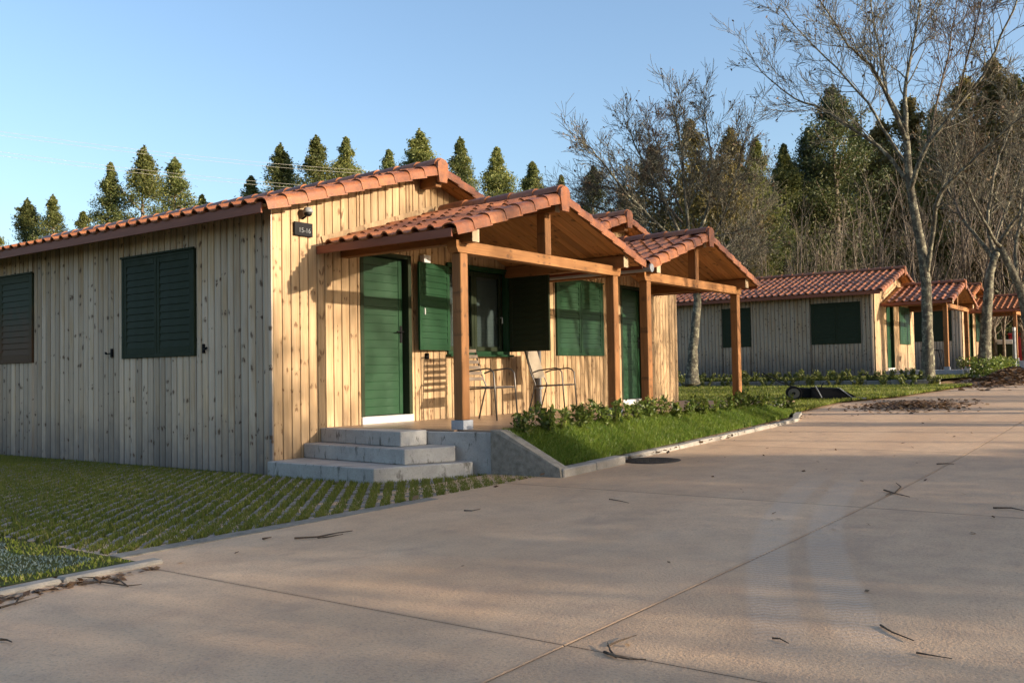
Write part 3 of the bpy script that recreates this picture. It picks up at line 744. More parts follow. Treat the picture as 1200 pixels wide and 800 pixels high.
def porch(root, pc, p0, p1, loc_z=0.0, plinths=(True,True), detail=True, foot=(0,0)):
    t = .127
    for x, pln, fz in ((p0,plinths[0],foot[0]),(p1,plinths[1],foot[1])):
        zb = .10 if pln else fz
        MB().box((0,0,0),(t,t,1.903-zb),.008).build('porch_post', M_post, root, loc=(x, PD, zb))
        if pln: MB().prism([(x-.02,PD-.02),(x+t+.02,PD-.02),(x+t+.02,PD+t+.02),(x-.02,PD+t+.02)], -.0, .098).build('post_plinth', M_plinth, root)
    # front tie beam with notched ends
    a, b = p0-.075, p1+t+.075; z0, z1 = 1.905, 2.033; y0, y1 = PD-.004, PD+t+.004
    pr = [(a+.035,z0),(b-.035,z0),(b-.005,z0+.05),(b,z1),(b-.055,z1),(b-.075,z1-.028),(b-.20,z1-.026),(b-.215,z1),(a+.215,z1),(a+.20,z1-.026),(a+.075,z1-.028),(a+.055,z1),(a,z1),(a+.005,z0+.05)]
    n = len(pr); ox = (a+b)/2
    V = [(x-ox,y0,z) for x,z in pr] + [(x-ox,y1,z) for x,z in pr]
    me = MB().add(V, [tuple(range(n)), tuple(range(n,2*n))[::-1]] + [(i,n+i,n+(i+1)%n,(i+1)%n) for i in range(n)])
    me.build('tie_beam', M_beamx, root, loc=(ox,0,0))
    # eave purlins, ridge purlin, king post
    for x in (p0+t/2, p1+t/2):
        zt = ZP-MP*abs(x-pc)-.058
        MB().box((-.06,PD-.16,0),(.06,-.024,zt-2.006),.006).build('purlin', M_beamy, root, loc=(x,0,2.006))
        MB().box((-.0595,-.004,.001),(.0595,0,zt-2.008)).build('purlin_end', M_end, root, loc=(x,PD-.16,2.006))
    MB().box((-.05,PD-.14,0),(.05,-.024,.13),.006).build('purlin', M_beamy, root, loc=(pc,0,ZP-.19))
    MB().box((-.049,-.004,.001),(.049,0,.129)).build('purlin_end', M_end, root, loc=(pc,PD-.14,ZP-.19))
    MB().box((-.064,0,0),(.064,t,ZP-.19-2.035),.006).build('king_post', M_post, root, loc=(pc+.0,PD,2.034))
    for s_ in (-1,1):                                     # purlins halfway down each slope, seen from below
        pass

root = cabin((0,0,0), 'long timber cabin in the foreground with two gabled porches and tiled roof', None, 2,
    [(2.73,2.05),(7.025,2.05)], [(1.345,2.87),(5.138,6.124)], [(1.355,2.26,2.143),(7.82,8.725,2.143)], True,
    open_win=(2.98,4.40), front_wins=((5.694,7.17),))
CAB = root
porch(root, 2.73, 1.016, 4.323); porch(root, 7.025, 5.292, 8.632, plinths=(True,False), foot=(0,-.2))
# gutter between the two porch roofs, and the downpipe on the wall
g = MB(); n_ = 8; pts = [(.055*math.cos(math.pi+math.pi*i/n_), .055*math.sin(math.pi+math.pi*i/n_)) for i in range(n_+1)]
V = [(4.88+x, YP-.03, 2.035+z) for x,z in pts] + [(4.88+x, -.03, 2.035+z) for x,z in pts]
g.add(V, [(i,i+1,n_+2+i,n_+1+i) for i in range(n_)] + [tuple(range(n_+1))])
g.build('gutter', M_grey, root)
MB().lathe([(.0,-.012),(.058,-.012),(.058,.012),(.0,.012)], (4.88,YP-.04,2.03), 'y', 16).build('gutter_cap', M_grey, root)
MB().tube([(5.09,-.075,.0),(5.09,-.075,1.75),(5.0,-.11,1.88),(4.90,-.13,1.98)],.045,10).build('downpipe', M_grey, root, smooth=True)
for z in (.35,1.35): MB().box((5.035,-.125,z),(5.145,-.02,z+.03)).build('pipe_clip', M_grey, root)
# the open window
fr = window_frame(root, 1.42, 1.243, Matrix.Translation((2.98,-.012,.867)), M_green)
MB().box((2.96,-.11,.835),(4.42,.05,.866),.006).build('window_sill', M_green, root)
sash = MB()
for a, b in ((3.035,3.685),(3.69,4.345)):
    sash.box((a,.055,.92),(a+.06,.095,2.055),.004).box((b-.06,.055,.92),(b,.095,2.055),.004).box((a+.061,.056,.92),(b-.061,.094,.985),.004).box((a+.061,.056,1.99),(b-.061,.094,2.055),.004)
sash = sash.build('sash', M_dgreen, root)
for a, b in ((3.096,3.624),(3.751,4.284)): MB().box((a,.07,.986),(b,.076,1.989)).build('pane', M_glass, sash)
MB().tube([(4.31,.055,1.42),(4.31,.02,1.42),(4.31,.02,1.33)],.008,6).build('window_handle', M_white, sash)
bl = MB()
for i in range(22): bl.add([(3.04,.112,.93+i*.05),(4.34,.112,.93+i*.05),(4.34,.102,.978+i*.05),(3.04,.102,.978+i*.05)], [(0,1,2,3)])
bl.build('blind', M_blind, root)
MB().box((2.9,.22,.8),(4.5,.24,2.2)).build('room_dark_sheet', M_room, root)  # dark sheet standing in for the unlit room behind the glass
shutter_leaf(root, .69, 1.15, Matrix.Translation((2.985,-.055,.915)) @ Matrix.Rotation(math.pi+.10,4,'Z') @ Matrix.Diagonal((1,-1,1,1)), M_green, 12, 'sunlit green shutter folded back against the wall')
shutter_leaf(root, .71, 1.15, Matrix.Translation((4.405,-.05,.912)) @ Matrix.Rotation(-math.pi/2,4,'Z'), M_dgreen, 12, 'shaded green shutter standing straight out from the wall')  # same green as its pair, with shade put into the darker paint
MB().box((2.40,-.09,1.36),(2.43,-.075,1.50),.003).tube([(2.415,-.09,1.47),(2.415,-.13,1.46),(2.415,-.13,1.38)],.008,6).build('shutter_bolt', M_white, root)
MB().box((2.52,-.075,.80),(2.55,-.02,.88),.004).bar((2.535,-.07,.84),(2.47,-.08,.825),.015,.015).build('shutter_catch', M_black, root)
# porch light and the lamp over the number plate
MB().box((2.44,-.10,2.07),(2.58,-.022,2.17),.008).build('porch_light', M_white, root)
l = MB().tube([(.44,-.02,2.40),(.44,-.07,2.42),(.44,-.10,2.47)],.012,8).build('lamp_arm', M_black, root)
MB().lathe([(.012,.055),(.035,.05),(.055,.02),(.06,-.005),(.05,-.012)],(.44,-.11,2.47),'z',16).build('lamp_shade', M_grey, root, smooth=True)
MB().lathe([(.028,-.05),(.045,-.035),(.045,-.012)],(.44,-.11,2.47),'z',12).build('lamp_globe', M_black, root)
# number plate
sg = empty('house_number_sign', (.43,-.03,2.275), 'small black plate with white number on the cabin gable near the corner', 'sign')
MB().box((-.135,-.022,-.078),(.135,0,.078),.004).build('sign_plate', M_black, sg)
fc = bpy.data.curves.new('lettering','FONT'); fc.body = '15-16'; fc.size = .078; fc.align_x = 'CENTER'; fc.align_y = 'CENTER'; fc.extrude = .001
fo = bpy.data.objects.new('tmp', fc); COL.objects.link(fo)
dg = bpy.context.evaluated_depsgraph_get(); me = bpy.data.meshes.new_from_object(fo.evaluated_get(dg)); bpy.data.objects.remove(fo)
me.name = 'lettering'; me.materials.clear()
link('lettering', me, M_signtxt, sg, mat4=Matrix.Translation((.01,-.025,-.015)) @ Matrix.Rotation(math.pi/2,4,'X'))

# porch floor, steps, wing wall
tr = empty('porch_terrace', (.9,-1.5,-.47), 'grey concrete porch base with three steps and a sloping wing wall', 'terrace')
o_ = tr.location
def tp(poly, z0, z1, nm, m, lab=None):
    ob = MB().prism([(x-o_.x,y-o_.y) for x,y in poly], z0-o_.z, z1-o_.z).build(nm, m, tr)
    bv = ob.modifiers.new('bevel','BEVEL'); bv.width = .008; bv.segments = 1
    if lab: ob['label'] = lab
    return ob
slab = tp([(.84,-.024),(.86,-1.5),(1.0,-2.27),(10.0,-2.27),(10.0,-.024)], -.62, -.02, 'porch_base', M_step)
tp([(-.10,-.024),(-.14,-1.67),(.86,-2.12),(1.1,-1.9),(1.1,-.024)], -.55, -.32, 'step', M_step, 'bottom step')
tp([(.42,-.024),(.25,-1.72),(.80,-1.93),(1.1,-1.7),(1.1,-.024)], -.318, -.16, 'step', M_step, 'middle step')
tp([(.68,-.024),(.46,-1.475),(.84,-1.51),(.845,-.024)], -.158, .0, 'step', M_step, 'top step level with the porch floor')
# floor tiles
tm = {}
for i in range(21):
    for j in range(5):
        x0 = .86+i*.45; y0 = -2.262+j*.45; x1, y1 = x0+.445, min(y0+.445, -.026)
        if y1-y0 < .05: continue
        if i == 0: 
            lo = .865 if y0 > -1.6 else .99-.0+.0
            x0 = max(x0, .865 if y0 >= -1.4 else 1.0-.18*(y0+2.27)+.012)
        key = (round(x1-x0,3), round(y1-y0,3))
        if key not in tm:
            tm[key] = MB().box((0,0,0),(key[0],key[1],.02),.002).mesh('floor_tile'); tm[key].materials.append(M_floor)
        link('floor_tile', tm[key], None, slab, loc=(x0-o_.x, y0-o_.y, -.0201-o_.z+random.uniform(0,.001)))
wv = [(.965,-2.275,-.62),(.965,-2.275,.006),(.99,-2.38,.004),(1.0,-3.10,-.36),(1.0,-3.14,-.62)]
n_ = len(wv)
V = [(x-o_.x,y-o_.y,z-o_.z) for x,y,z in wv] + [(x+.15-o_.x,y-o_.y,z-o_.z) for x,y,z in wv]
MB().add(V, [tuple(range(n_)), tuple(range(n_,2*n_))[::-1]] + [(i,n_+i,n_+(i+1)%n_,(i+1)%n_) for i in range(n_)]).build('wing_wall', M_rough, tr)

# second and third cabin
Z2 = .483
c2 = cabin((22.79,-.48,Z2), 'single-gabled timber cabin across the lawn, half hidden by bare trunks', None, 1, [(2.73,2.05)],
    [(.40,1.93),(3.94,4.92)], [(1.355,2.26,2.143)], False, depth=12.5, zbase=-.25, front_wins=((2.98,4.40),))
porch(c2, 2.73, 1.016, 4.323)
MB().box((.95,-2.27,-.4),(5.2,-.03,-.003),.01).build('porch_base', M_plinth, c2)
MB().box((.7,-2.75,-.4),(2.6,-2.29,-.16),.01).build('step', M_plinth, c2)
c3 = cabin((35.1,-.75,.78), 'farthest timber cabin at the right edge behind two trunks', None, 1, [(2.73,2.05)],
    [(.40,1.93)], [(1.355,2.26,2.143)], False, depth=9.4, zbase=-.4, front_wins=((2.98,4.40),))
porch(c3, 2.73, 1.016, 4.323)
MB().box((.95,-2.27,-.4),(5.2,-.03,-.003),.01).build('porch_base', M_plinth, c3)

# ------------------------------------------------------------------ furniture and small things
def chair(loc, rz, label, slatted):
    r = empty('armchair', loc, label, 'chair', 'metal chairs on the porch', rz)
    W_, D_ = .52, .50; t = .0105
    for s in (-1,1):
        x = s*W_/2
        MB().tube([(x,-D_/2-.02,0),(x,-D_/2+.02,.60),(x*.99,-D_/2+.06,.645),(x*.97,-D_/2+.12,.66),(x*.95,D_/2-.12,.63),(x*.93,D_/2-.03,.60)],t,8).build('armrest', M_chairm, r, smooth=True)
        MB().tube([(x*.9,D_/2+.06,0),(x*.9,D_/2-.06,.43),(x*.88,D_/2+.02,.62),(x*.84,D_/2+.10,.92)],t,8).build('rear_leg', M_chairm, r, smooth=True)
        MB().tube([(x*.95,-D_/2+.02,.415),(x*.9,D_/2-.06,.40)],t*.9,8).build('seat_rail', M_chairm, r, smooth=True)
    MB().tube([(-W_/2,-D_/2+.02,.415),(W_/2,-D_/2+.02,.415)],t*.9,8).tube([(-W_*.45,D_/2-.06,.40),(W_*.45,D_/2-.06,.40)],t*.9,8).build('crossbar', M_chairm, r)
    n = 6
    if slatted:
        for i in range(n): MB().box((-W_*.44,-D_/2+.03+i*.073,.418),(W_*.44,-D_/2+.09+i*.073,.432),.003).build('seat_slat', M_seat, r)
        for i in range(6):
            f = i/5; p = Vector((0,D_/2-.02+.11*f,.53+.37*f))
            MB().box((-W_*.42,p.y-.012,p.z-.022),(W_*.42,p.y+.0,p.z+.022),.003).build('back_slat', M_seat, r)
    else:
        MB().add([(-W_*.44,-D_/2+.02,.43),(W_*.44,-D_/2+.02,.43),(W_*.44,D_/2-.05,.415),(-W_*.44,D_/2-.05,.415),(-W_*.44,-D_/2+.02,.416),(W_*.44,-D_/2+.02,.416),(W_*.44,D_/2-.05,.40),(-W_*.44,D_/2-.05,.40)],
            [(0,1,2,3),(7,6,5,4),(0,4,5,1),(1,5,6,2),(2,6,7,3),(3,7,4,0)]).build('seat', M_seat, r)
        a = [(-W_*.42,D_/2-.04,.52),(W_*.42,D_/2-.04,.52),(W_*.41,D_/2+.085,.92),(-W_*.41,D_/2+.085,.92)]
        MB().add(a+[(x,y+.014,z) for x,y,z in a],[(0,1,2,3),(7,6,5,4),(0,4,5,1),(1,5,6,2),(2,6,7,3),(3,7,4,0)]).build('backrest', M_seatl, r)
    return r
chair((2.86,-.82,0), .10, 'metal armchair with slatted back half hidden behind the front porch post', True)
chair((4.62,-.66,0), .22, 'metal armchair with solid pale back standing by the downpipe', False)

# lawn sweeper lying on the grass
pz = zg(13.0)+.03
sw = empty('lawn_sweeper', (13.09,-1.86,pz), 'black push lawn sweeper with grey wheels parked on the grass', 'lawn sweeper')
sw.rotation_euler[2] = -1.22; sw.scale = (1,1,.88)
for y in (-.33,.33):
    wh = MB().lathe([(.10,-.025),(.158,-.03),(.165,-.015),(.165,.015),(.158,.03),(.10,.025)],(-.55,y,.165),'y',24).build('wheel', M_black, sw)
    MB().lathe([(.04,-.034),(.118,-.034),(.118,.034),(.04,.034)],(-.55,y,.165),'y',20).build('wheel_disc', M_chairm, wh)
    MB().lathe([(.0,-.045),(.035,-.045),(.035,.045),(.0,.045)],(-.55,y,.165),'y',12).build('hub', M_black, wh)
MB().add([(-.62,-.3,.08),(-.2,-.3,.06),(-.2,-.3,.27),(-.5,-.3,.30),(-.62,-.3,.22),(-.62,.3,.08),(-.2,.3,.06),(-.2,.3,.27),(-.5,.3,.30),(-.62,.3,.22)],
   [(0,1,2,3,4),(9,8,7,6,5),(0,5,6,1),(1,6,7,2),(2,7,8,3),(3,8,9,4),(4,9,5,0)]).build('brush_housing', M_black, sw)
MB().add([(-.2,-.36,.04),(.42,-.38,.03),(.36,-.36,.27),(-.2,-.34,.30),(-.2,.36,.04),(.42,.38,.03),(.36,.36,.27),(-.2,.34,.30),(.78,-.36,.02),(.78,.36,.02)],
   [(0,1,2,3),(7,6,5,4),(0,4,5,1),(3,2,6,7),(0,3,7,4),(1,8,2),(5,6,9),(2,8,9,6),(1,5,9,8)]).build('hopper', M_black, sw)
MB().tube([(.36,-.37,.27),(.60,-.36,.05),(.86,-.35,.03),(.86,.35,.03),(.60,.36,.05),(.36,.37,.27)],.014,8).build('hopper_frame', M_grey, sw)
MB().add([(.62,-.34,.045),(.80,-.35,.035),(.80,.35,.035),(.62,.34,.045),(.62,-.34,.03),(.80,-.35,.02),(.80,.35,.02),(.62,.34,.03)],[(0,1,2,3),(7,6,5,4),(0,4,5,1),(1,5,6,2),(2,6,7,3),(3,7,4,0)]).build('hopper_flap', M_grey, sw)
for y in (-.2,.2): MB().tube([(-.42,y,.26),(-.80,y,.42),(-1.12,y*.8,.62)],.013,8).build('handle_bar', M_black, sw)
MB().tube([(-1.12,-.16,.62),(-1.17,-.16,.66),(-1.17,.16,.66),(-1.12,.16,.62)],.015,8).build('grip', M_black, sw)
MB().tube([(-.12,-.37,.34),(.0,-.39,.06)],.014,8).build('strut', M_grey, sw)
MB().tube([(.0,-.2,.30),(.05,-.2,.40),(.12,-.1,.42)],.012,6).build('height_lever', M_black, sw)

# manhole cover
mh = empty('manhole_cover', (2.72,-3.22,zg(2.72)+.002), 'round rusty manhole cover in the drive beside the kerb end', 'manhole cover')
MB().lathe([(.0,-.02),(.33,-.02),(.33,.006),(.305,.006),(.30,.002),(.29,.008),(.0,.008)],(0,0,0),'z',32).build('cover_plate', M_iron, mh)
st = MB()
for i in range(-5,6):
    for j in range(-5,6):
        if i*i+j*j < 27: st.box((i*.05-.016,j*.05-.016,.0075),(i*.05+.016,j*.05+.016,.012))
st.build('studs', M_iron, mh, kind='stuff')

# things beyond, at the right edge
wl = empty('boundary_wall', (50,6,.35), 'grey rendered wall far behind the last cabin', 'wall')
MB().box((0,-12,-.4),(.25,14,1.75)).build('wall_face', M_wallgrey, wl)
MB().box((-.05,-12,1.752),(.3,14,1.82)).build('coping', M_kerb, wl)
sh = empty('open_shed', (51.5,6,.35), 'dark low shed standing behind the far grey wall', 'shed')
MB().box((0,-12,0),(.15,14,3.0)).build('shed_wall', M_black, sh); MB().box((-1.4,-12.4,3.0),(3,14.4,3.12)).build('shed_roof', M_black, sh)
p = at(1196,407,44.0)
vm = empty('red_bin', (p.x,p.y,.45), 'red box container at the right edge behind the white post', 'container')
MB().box((-.35,-.45,.25),(.35,.45,1.55),.05).build('container_body', M_red, vm); MB().box((-.38,-.48,1.55),(.38,.48,1.66),.03).build('container_lid', M_red, vm)
for sx in (-.28,.28):
    for sy_q in (-.36,.36): MB().box((sx-.04,sy_q-.04,0),(sx+.04,sy_q+.04,.249)).build('leg', M_black, vm)
p = at(1178,406,43.0)
ib = empty('information_post', (p.x,p.y,.42), 'small dark green information post with white top by the far hedge', 'sign post')
MB().box((-.06,-.32,.35),(.06,.32,1.15),.02).build('panel', M_dgreen, ib); MB().box((-.07,-.33,1.152),(.07,.33,1.36),.02).build('panel_top', M_white, ib)
for y in (-.2,.2): MB().box((-.04,y-.04,-.1),(.04,y+.04,.349)).build('leg', M_grey, ib)
p = at(1190,440,30.0)
wp = empty('marker_post', (p.x,p.y,.25), 'thin white post standing by the far porch at the right edge', 'post')
MB().tube([(0,0,0),(0,0,1.45)],.05,10).build('post_shaft', M_grey, wp); MB().tube([(0,0,1.452),(0,0,1.56)],.054,10).build('post_cap', M_white, wp)
# folding table under the second cabin's porch
tb = empty('folding_table', (22.79+3.0,-.48-1.0,Z2), 'dark folding table under the porch of the second cabin', 'table')
MB().box((-.35,-.3,.62),(.35,.3,.65),.006).build('table_top', M_black, tb)
for s in (-1,1): MB().tube([(-.3,s*.26,0),(.3,s*.26,.62)],.014,6).tube([(.3,s*.25,0),(-.3,s*.25,.62)],.014,6).build('leg', M_black, tb)

# ------------------------------------------------------------------ trees
def leaf_quads(C, size, asp=.38, droop=.5, fold=False):
    """one pointed leaf (a kite of two triangles) at each centre"""
    n = len(C); a = RNG.uniform(0,2*np.pi,n); el = RNG.normal(-droop, .55, n)
    d = np.stack([np.cos(a)*np.cos(el), np.sin(a)*np.cos(el), np.sin(el)], 1)
    u = RNG.normal(0,1,(n,3)); s = np.cross(d, u); s /= np.linalg.norm(s,axis=1)[:,None]
    L = size*RNG.uniform(.6,1.3,n)[:,None]
    V = np.empty((n,4,3)); V[:,0] = C-d*L*.5; V[:,1] = C+s*L*asp*.5-d*L*.05; V[:,2] = C+d*L*.5; V[:,3] = C-s*L*asp*.5-d*L*.05
    o = np.arange(n)*4
    return V.reshape(-1,3), np.stack([o,o+1,o+2,o+3],1)
def crown_pts(h, base, rad, nclump, per, rs, shape=1.0, clump=.30, gap=.25):
    out = []; br = []
    for i in range(nclump//4):
        f = rs.uniform(0,1)**.72; z = base+(h-base)*f
        R = rad*min(1, (1-f)*h/5.2+.015)**shape*rs.lognormal(0,.24)*min(1, .5+f*3)
        a = rs.uniform(0,2*math.pi); up = rs.uniform(.1,.75)
        tip = np.array([R*math.cos(a), R*math.sin(a), z+R*up]); root = np.array([0,0,z-R*.25])
        br.append((root, tip))
        for t in (.3,.55,.8,1.0):
            c = root+(tip-root)*t; c[2] -= .12*t*R
            sg = clump*(.25+.8*min(1,(1-f)*h/2.5))*(1.15-.45*t)
            out.append(c+rs.normal(0,1,(per,3))*np.array([sg,sg,sg*1.1]))
    for i in range(14):                                    # the pointed leader
        z = h*(.90+.105*i/13); out.append(np.array([0,0,z])+rs.normal(0,1,(max(8,per//2),3))*np.array([.30,.30,.16])*(1.05-i/13)*clump/.17*.6)
    return np.concatenate(out), br
def tree_variant(seed, h, base, rad, nclump, per, leaf, m, shape=1.0, clump=.3, trunk_r=.16, bark=None):
    rs = np.random.default_rng(seed); C, br = crown_pts(h, base, rad, nclump, per, rs, shape, clump)
    V, F = leaf_quads(C, leaf)
    me = bpy.data.meshes.new('crown'); me.vertices.add(len(V)); me.vertices.foreach_set('co', V.astype(np.float32).ravel())
    me.loops.add(F.size); me.loops.foreach_set('vertex_index', F.astype(np.int32).ravel()); me.polygons.add(len(F)); me.polygons.foreach_set('loop_start', np.arange(0,F.size,4,dtype=np.int32)); me.update(calc_edges=True)
    me.materials.append(m)
    tb_ = MB(); zs = np.linspace(0, h*.95, 8); ph = rs.uniform(0,6)
    pts = [(.12*math.sin(z*.5+ph)*z/h, .12*math.cos(z*.43+ph)*z/h, z-.3) for z in zs]
    tb_.tube(pts, [trunk_r*(1-z/h*.9) for z in zs], 7)
    for a, c in br[:int(len(br)*.55)]: tb_.tube([a, (a+c)/2+np.array([0,0,-.1]), c], [.035,.022,.010], 4, cap=False)
    tm_ = tb_.mesh('trunk', True); tm_.materials.append(bark or M_bark2)
    return me, tm_
def plant_tree(name, var, loc, sc, rz, label, group, cat='tree', sxy=None):
    r = empty(name, loc, label, cat, group, rz); k_ = sxy or sc; r.scale = (k_,k_,sc)
    link('trunk', var[1], None, r); link('crown', var[0], None, r)
    return r
EUC = [tree_variant(100+i, 12.5, 2.2, 1.10, 560, 52, .13, M_euc, 1.0, .17) for i in range(4)]
DRK = [tree_variant(120+i, 13.5, 1.0, 1.6, 460, 66, .15, M_dark, .9, .30, .2) for i in range(3)]
OLV = [tree_variant(140+i, 11.0, 1.5, 1.3, 230, 50, .18, M_olive, .8, .30) for i in range(3)]
def ground_z(x, y): return zg(x)-.14+hill(x,y)
def tree_at(kind, name, var, u, vtop, depth, label, group, wpx=None):
    p = at(u, 430, depth); gz = ground_z(p.x,p.y); top = at(u, vtop, depth).z; hv = {0:12.5,1:13.5,2:11.0}[kind]
    s = (top-gz)/hv; 
    return plant_tree(name, var, (p.x,p.y,gz), s, random.uniform(0,6.28), label, group, sxy=s*(wpx or 1.0))
left_row = [(-8,262,46),(32,232,52),(62,228,50),(98,248,47),(130,190,50),(170,170,50),(206,184,52),(238,228,55),(296,206,54),(331,167,53),(373,158,52),(408,160,54),(459,175,58),(495,150,54),(543,160,52),(586,172,54),(628,189,58)]
ordn = ['first','second','third','fourth','fifth','sixth','seventh','eighth','ninth','tenth','eleventh','twelfth','thirteenth','fourteenth','fifteenth','sixteenth','seventeenth','eighteenth','nineteenth','twentieth']
for i, (u, v, d) in enumerate(left_row):
    tree_at(0, 'eucalyptus_tree', EUC[i%4], u, v, d, f'{ordn[i]} pointed green tree from the left behind the near cabin roof', 'pointed trees behind the near cabin', random.uniform(1.05,1.45))
right_row = [(662,205,56,0),(700,196,52,1),(735,215,50,0),(770,172,48,2),(815,142,47,2),(862,150,46,2),(893,160,47,0),(925,168,50,0),(955,150,52,1),(985,98,50,1),(1012,140,54,0),(1040,140,54,2),(1075,115,54,2),(1105,122,52,0),(1140,90,52,2),(1175,70,50,2),(1200,88,50,1),(1230,60,48,2)]
for i, (u, v, d, k_) in enumerate(right_row):
    nm = ('eucalyptus_tree','evergreen_tree','olive_tinted_tree')[k_]; vs = (EUC,DRK,OLV)[k_]
    tree_at(k_, nm, vs[i%len(vs)], u, v, d, f"{ordn[i]} {('pointed green','dark evergreen','olive brown')[k_]} tree from the left in the wood behind the right cabins", 'wood edge trees behind the right cabins', random.uniform(.95,1.25))
far = [(u, 205-.24*(u-690)+random.uniform(-18,22), 72+random.uniform(-5,9)) for u in range(690, 1230, 30)]
for i, (u, v, d) in enumerate(far):
    tree_at(1, 'evergreen_tree', DRK[i%3], u, max(v,95)+40, d, f'{ordn[i]} dark tree from the left in the back row of the wood', 'back row of the wood', 1.5)
# shaded undergrowth at the wood's edge
rs = np.random.default_rng(5); C = []
for i in range(480):
    u = rs.uniform(690, 1260); d = rs.uniform(47, 58); p = at(u, 430, d); hgt = rs.uniform(.4, 3.6)
    C.append(np.array([p.x,p.y,ground_z(p.x,p.y)+hgt])+rs.normal(0,1,(80,3))*np.array([.8,.8,.55]))
V_, F_ = leaf_quads(np.concatenate(C), .24); tag(soup('undergrowth', V_, F_, M_dark), 'dark shrubby undergrowth at the foot of the wood', 'undergrowth', kind='stuff')

# bare trees: limbs traced in space, twigs grown from them
def grow(tb_, p, d, L, r, lev, rs, maxlev, upw=.12, leafs=None):
    n = 4 if lev < maxlev else 3; pts = [p]; rad = [r]; q = Vector(p); dd = Vector(d)
    for i in range(n):
        dd = (dd + Vector(rs.normal(0,.10,3)) + Vector((0,0,upw*.5))).normalized(); q = q + dd*(L/n); pts.append(q.copy()); rad.append(max(r*(1-.72*(i+1)/n), .0055))
    tb_.tube(pts, rad, 5 if r > .03 else 3, cap=False)
    if lev >= maxlev:
        if leafs is not None and rs.uniform() < .5: leafs.append(tuple(q))
        return
    k = int(rs.integers(4,7)) if lev > 0 else 5
    for i in range(k):
        f = rs.uniform(.25, 1.0); j = min(n-1, int(f*n)); t_ = f*n-j
        a = pts[j].lerp(pts[j+1], t_); ax = (pts[j+1]-pts[j]).normalized()
        v_ = Vector(rs.normal(0,1,3)); v_ = (v_-ax*v_.dot(ax)).normalized(); ang = rs.uniform(.35,.85)
        grow(tb_, a, (ax*math.cos(ang)+v_*math.sin(ang)), L*rs.uniform(.45,.72), max(rad[j]*.6,.004), lev+1, rs, maxlev, upw, leafs)
def limb(tb_, pts, r0, r1, rs, twigL, lev0, maxlev, every=.42, start=.25, leafs=None, upw=.12):
    pts = [Vector(p) for p in pts]; sm = []
    for i in range(len(pts)-1):                            # Catmull-Rom smoothing plus a little natural wander
        p0, p1, p2, p3 = pts[max(i-1,0)], pts[i], pts[i+1], pts[min(i+2,len(pts)-1)]
        for t in (0,.33,.66):
            sm.append(.5*((2*p1)+(p2-p0)*t+(2*p0-5*p1+4*p2-p3)*t*t+(3*p1-p0-3*p2+p3)*t**3) + Vector(rs.normal(0,.012,3)))
    sm.append(pts[-1]); n = len(sm)
    rad = [r0+(r1-r0)*i/(n-1) for i in range(n)]
    tb_.tube(sm, rad, 9 if r0 > .08 else 6, cap=True)
    tot = sum((sm[i+1]-sm[i]).length for i in range(n-1)); acc = 0; nxt = tot*start
    for i in range(n-1):
        seg = (sm[i+1]-sm[i]).length; ax = (sm[i+1]-sm[i]).normalized()
        while acc+seg > nxt:
            a = sm[i]+ax*(nxt-acc); v_ = Vector(rs.normal(0,1,3)); v_ = (v_-ax*v_.dot(ax)).normalized(); ang = rs.uniform(.4,.9)
            grow(tb_, a, ax*math.cos(ang)+v_*math.sin(ang), twigL*rs.uniform(.6,1.2)*(1-.35*nxt/tot), max(min(rad[i]*.5,.035),.006), lev0, rs, maxlev, upw, leafs)
            nxt += every*rs.uniform(.6,1.4)
        acc += seg
    grow(tb_, sm[-1], (sm[-1]-sm[-2]).normalized(), twigL*.9, r1, lev0, rs, maxlev, upw, leafs)
    return sm
def px(poly, depth, spread, rs):
    out = []
    for i, (u, v) in enumerate(poly): out.append(at(u, v, depth*(1+spread*i/len(poly))))
    return out
def bare_tree(name, seed, depth, trunk, rt, limbs, label, group, twigL=1.5, maxlev=3, every=.4, baseext=.35):
    rs = np.random.default_rng(seed); T = [at(u,v,depth) for u,v in trunk]
    root = empty(name, (T[0].x,T[0].y,T[0].z), label, 'tree', group); o = T[0]
    tb_ = MB(); P = [p-o for p in T]; P.insert(0, P[0]-Vector((0,0,baseext)))
    n = len(P); rad = [rt*(1.55 if i == 0 else 1.2 if i == 1 else 1-.45*(i-1)/(n-2)) for i in range(n)]
    sm = []; rr = []
    for i in range(n-1):
        for t in (0,.25,.5,.75): sm.append(P[i].lerp(P[i+1],t)+Vector(rs.normal(0,.008,3))); rr.append(rad[i]+(rad[i+1]-rad[i])*t)
    sm.append(P[-1]); rr.append(rad[-1]); tb_.tube(sm, rr, 12)
    tb_.build('trunk', M_bark, root, smooth=True)
    lf = []
    for poly, r0, spread in limbs:
        lb_ = MB(); limb(lb_, [p-o for p in px(poly, depth, spread, rs)], r0*.82, max(.011,r0*.2), rs, twigL, 1, maxlev, every, leafs=lf)
        lb_.build('limb', M_twig if r0 < .05 else M_bark, root, smooth=True)
    if lf:
        C = np.array(lf); C = C[RNG.uniform(0,1,len(C)) < .35]
        if len(C):
            V_, F_ = leaf_quads(C, .09, .6); soup('withered_leaves', V_, F_, M_dead, root, kind='stuff')
    return root
g_ = 'bare trees along the drive'
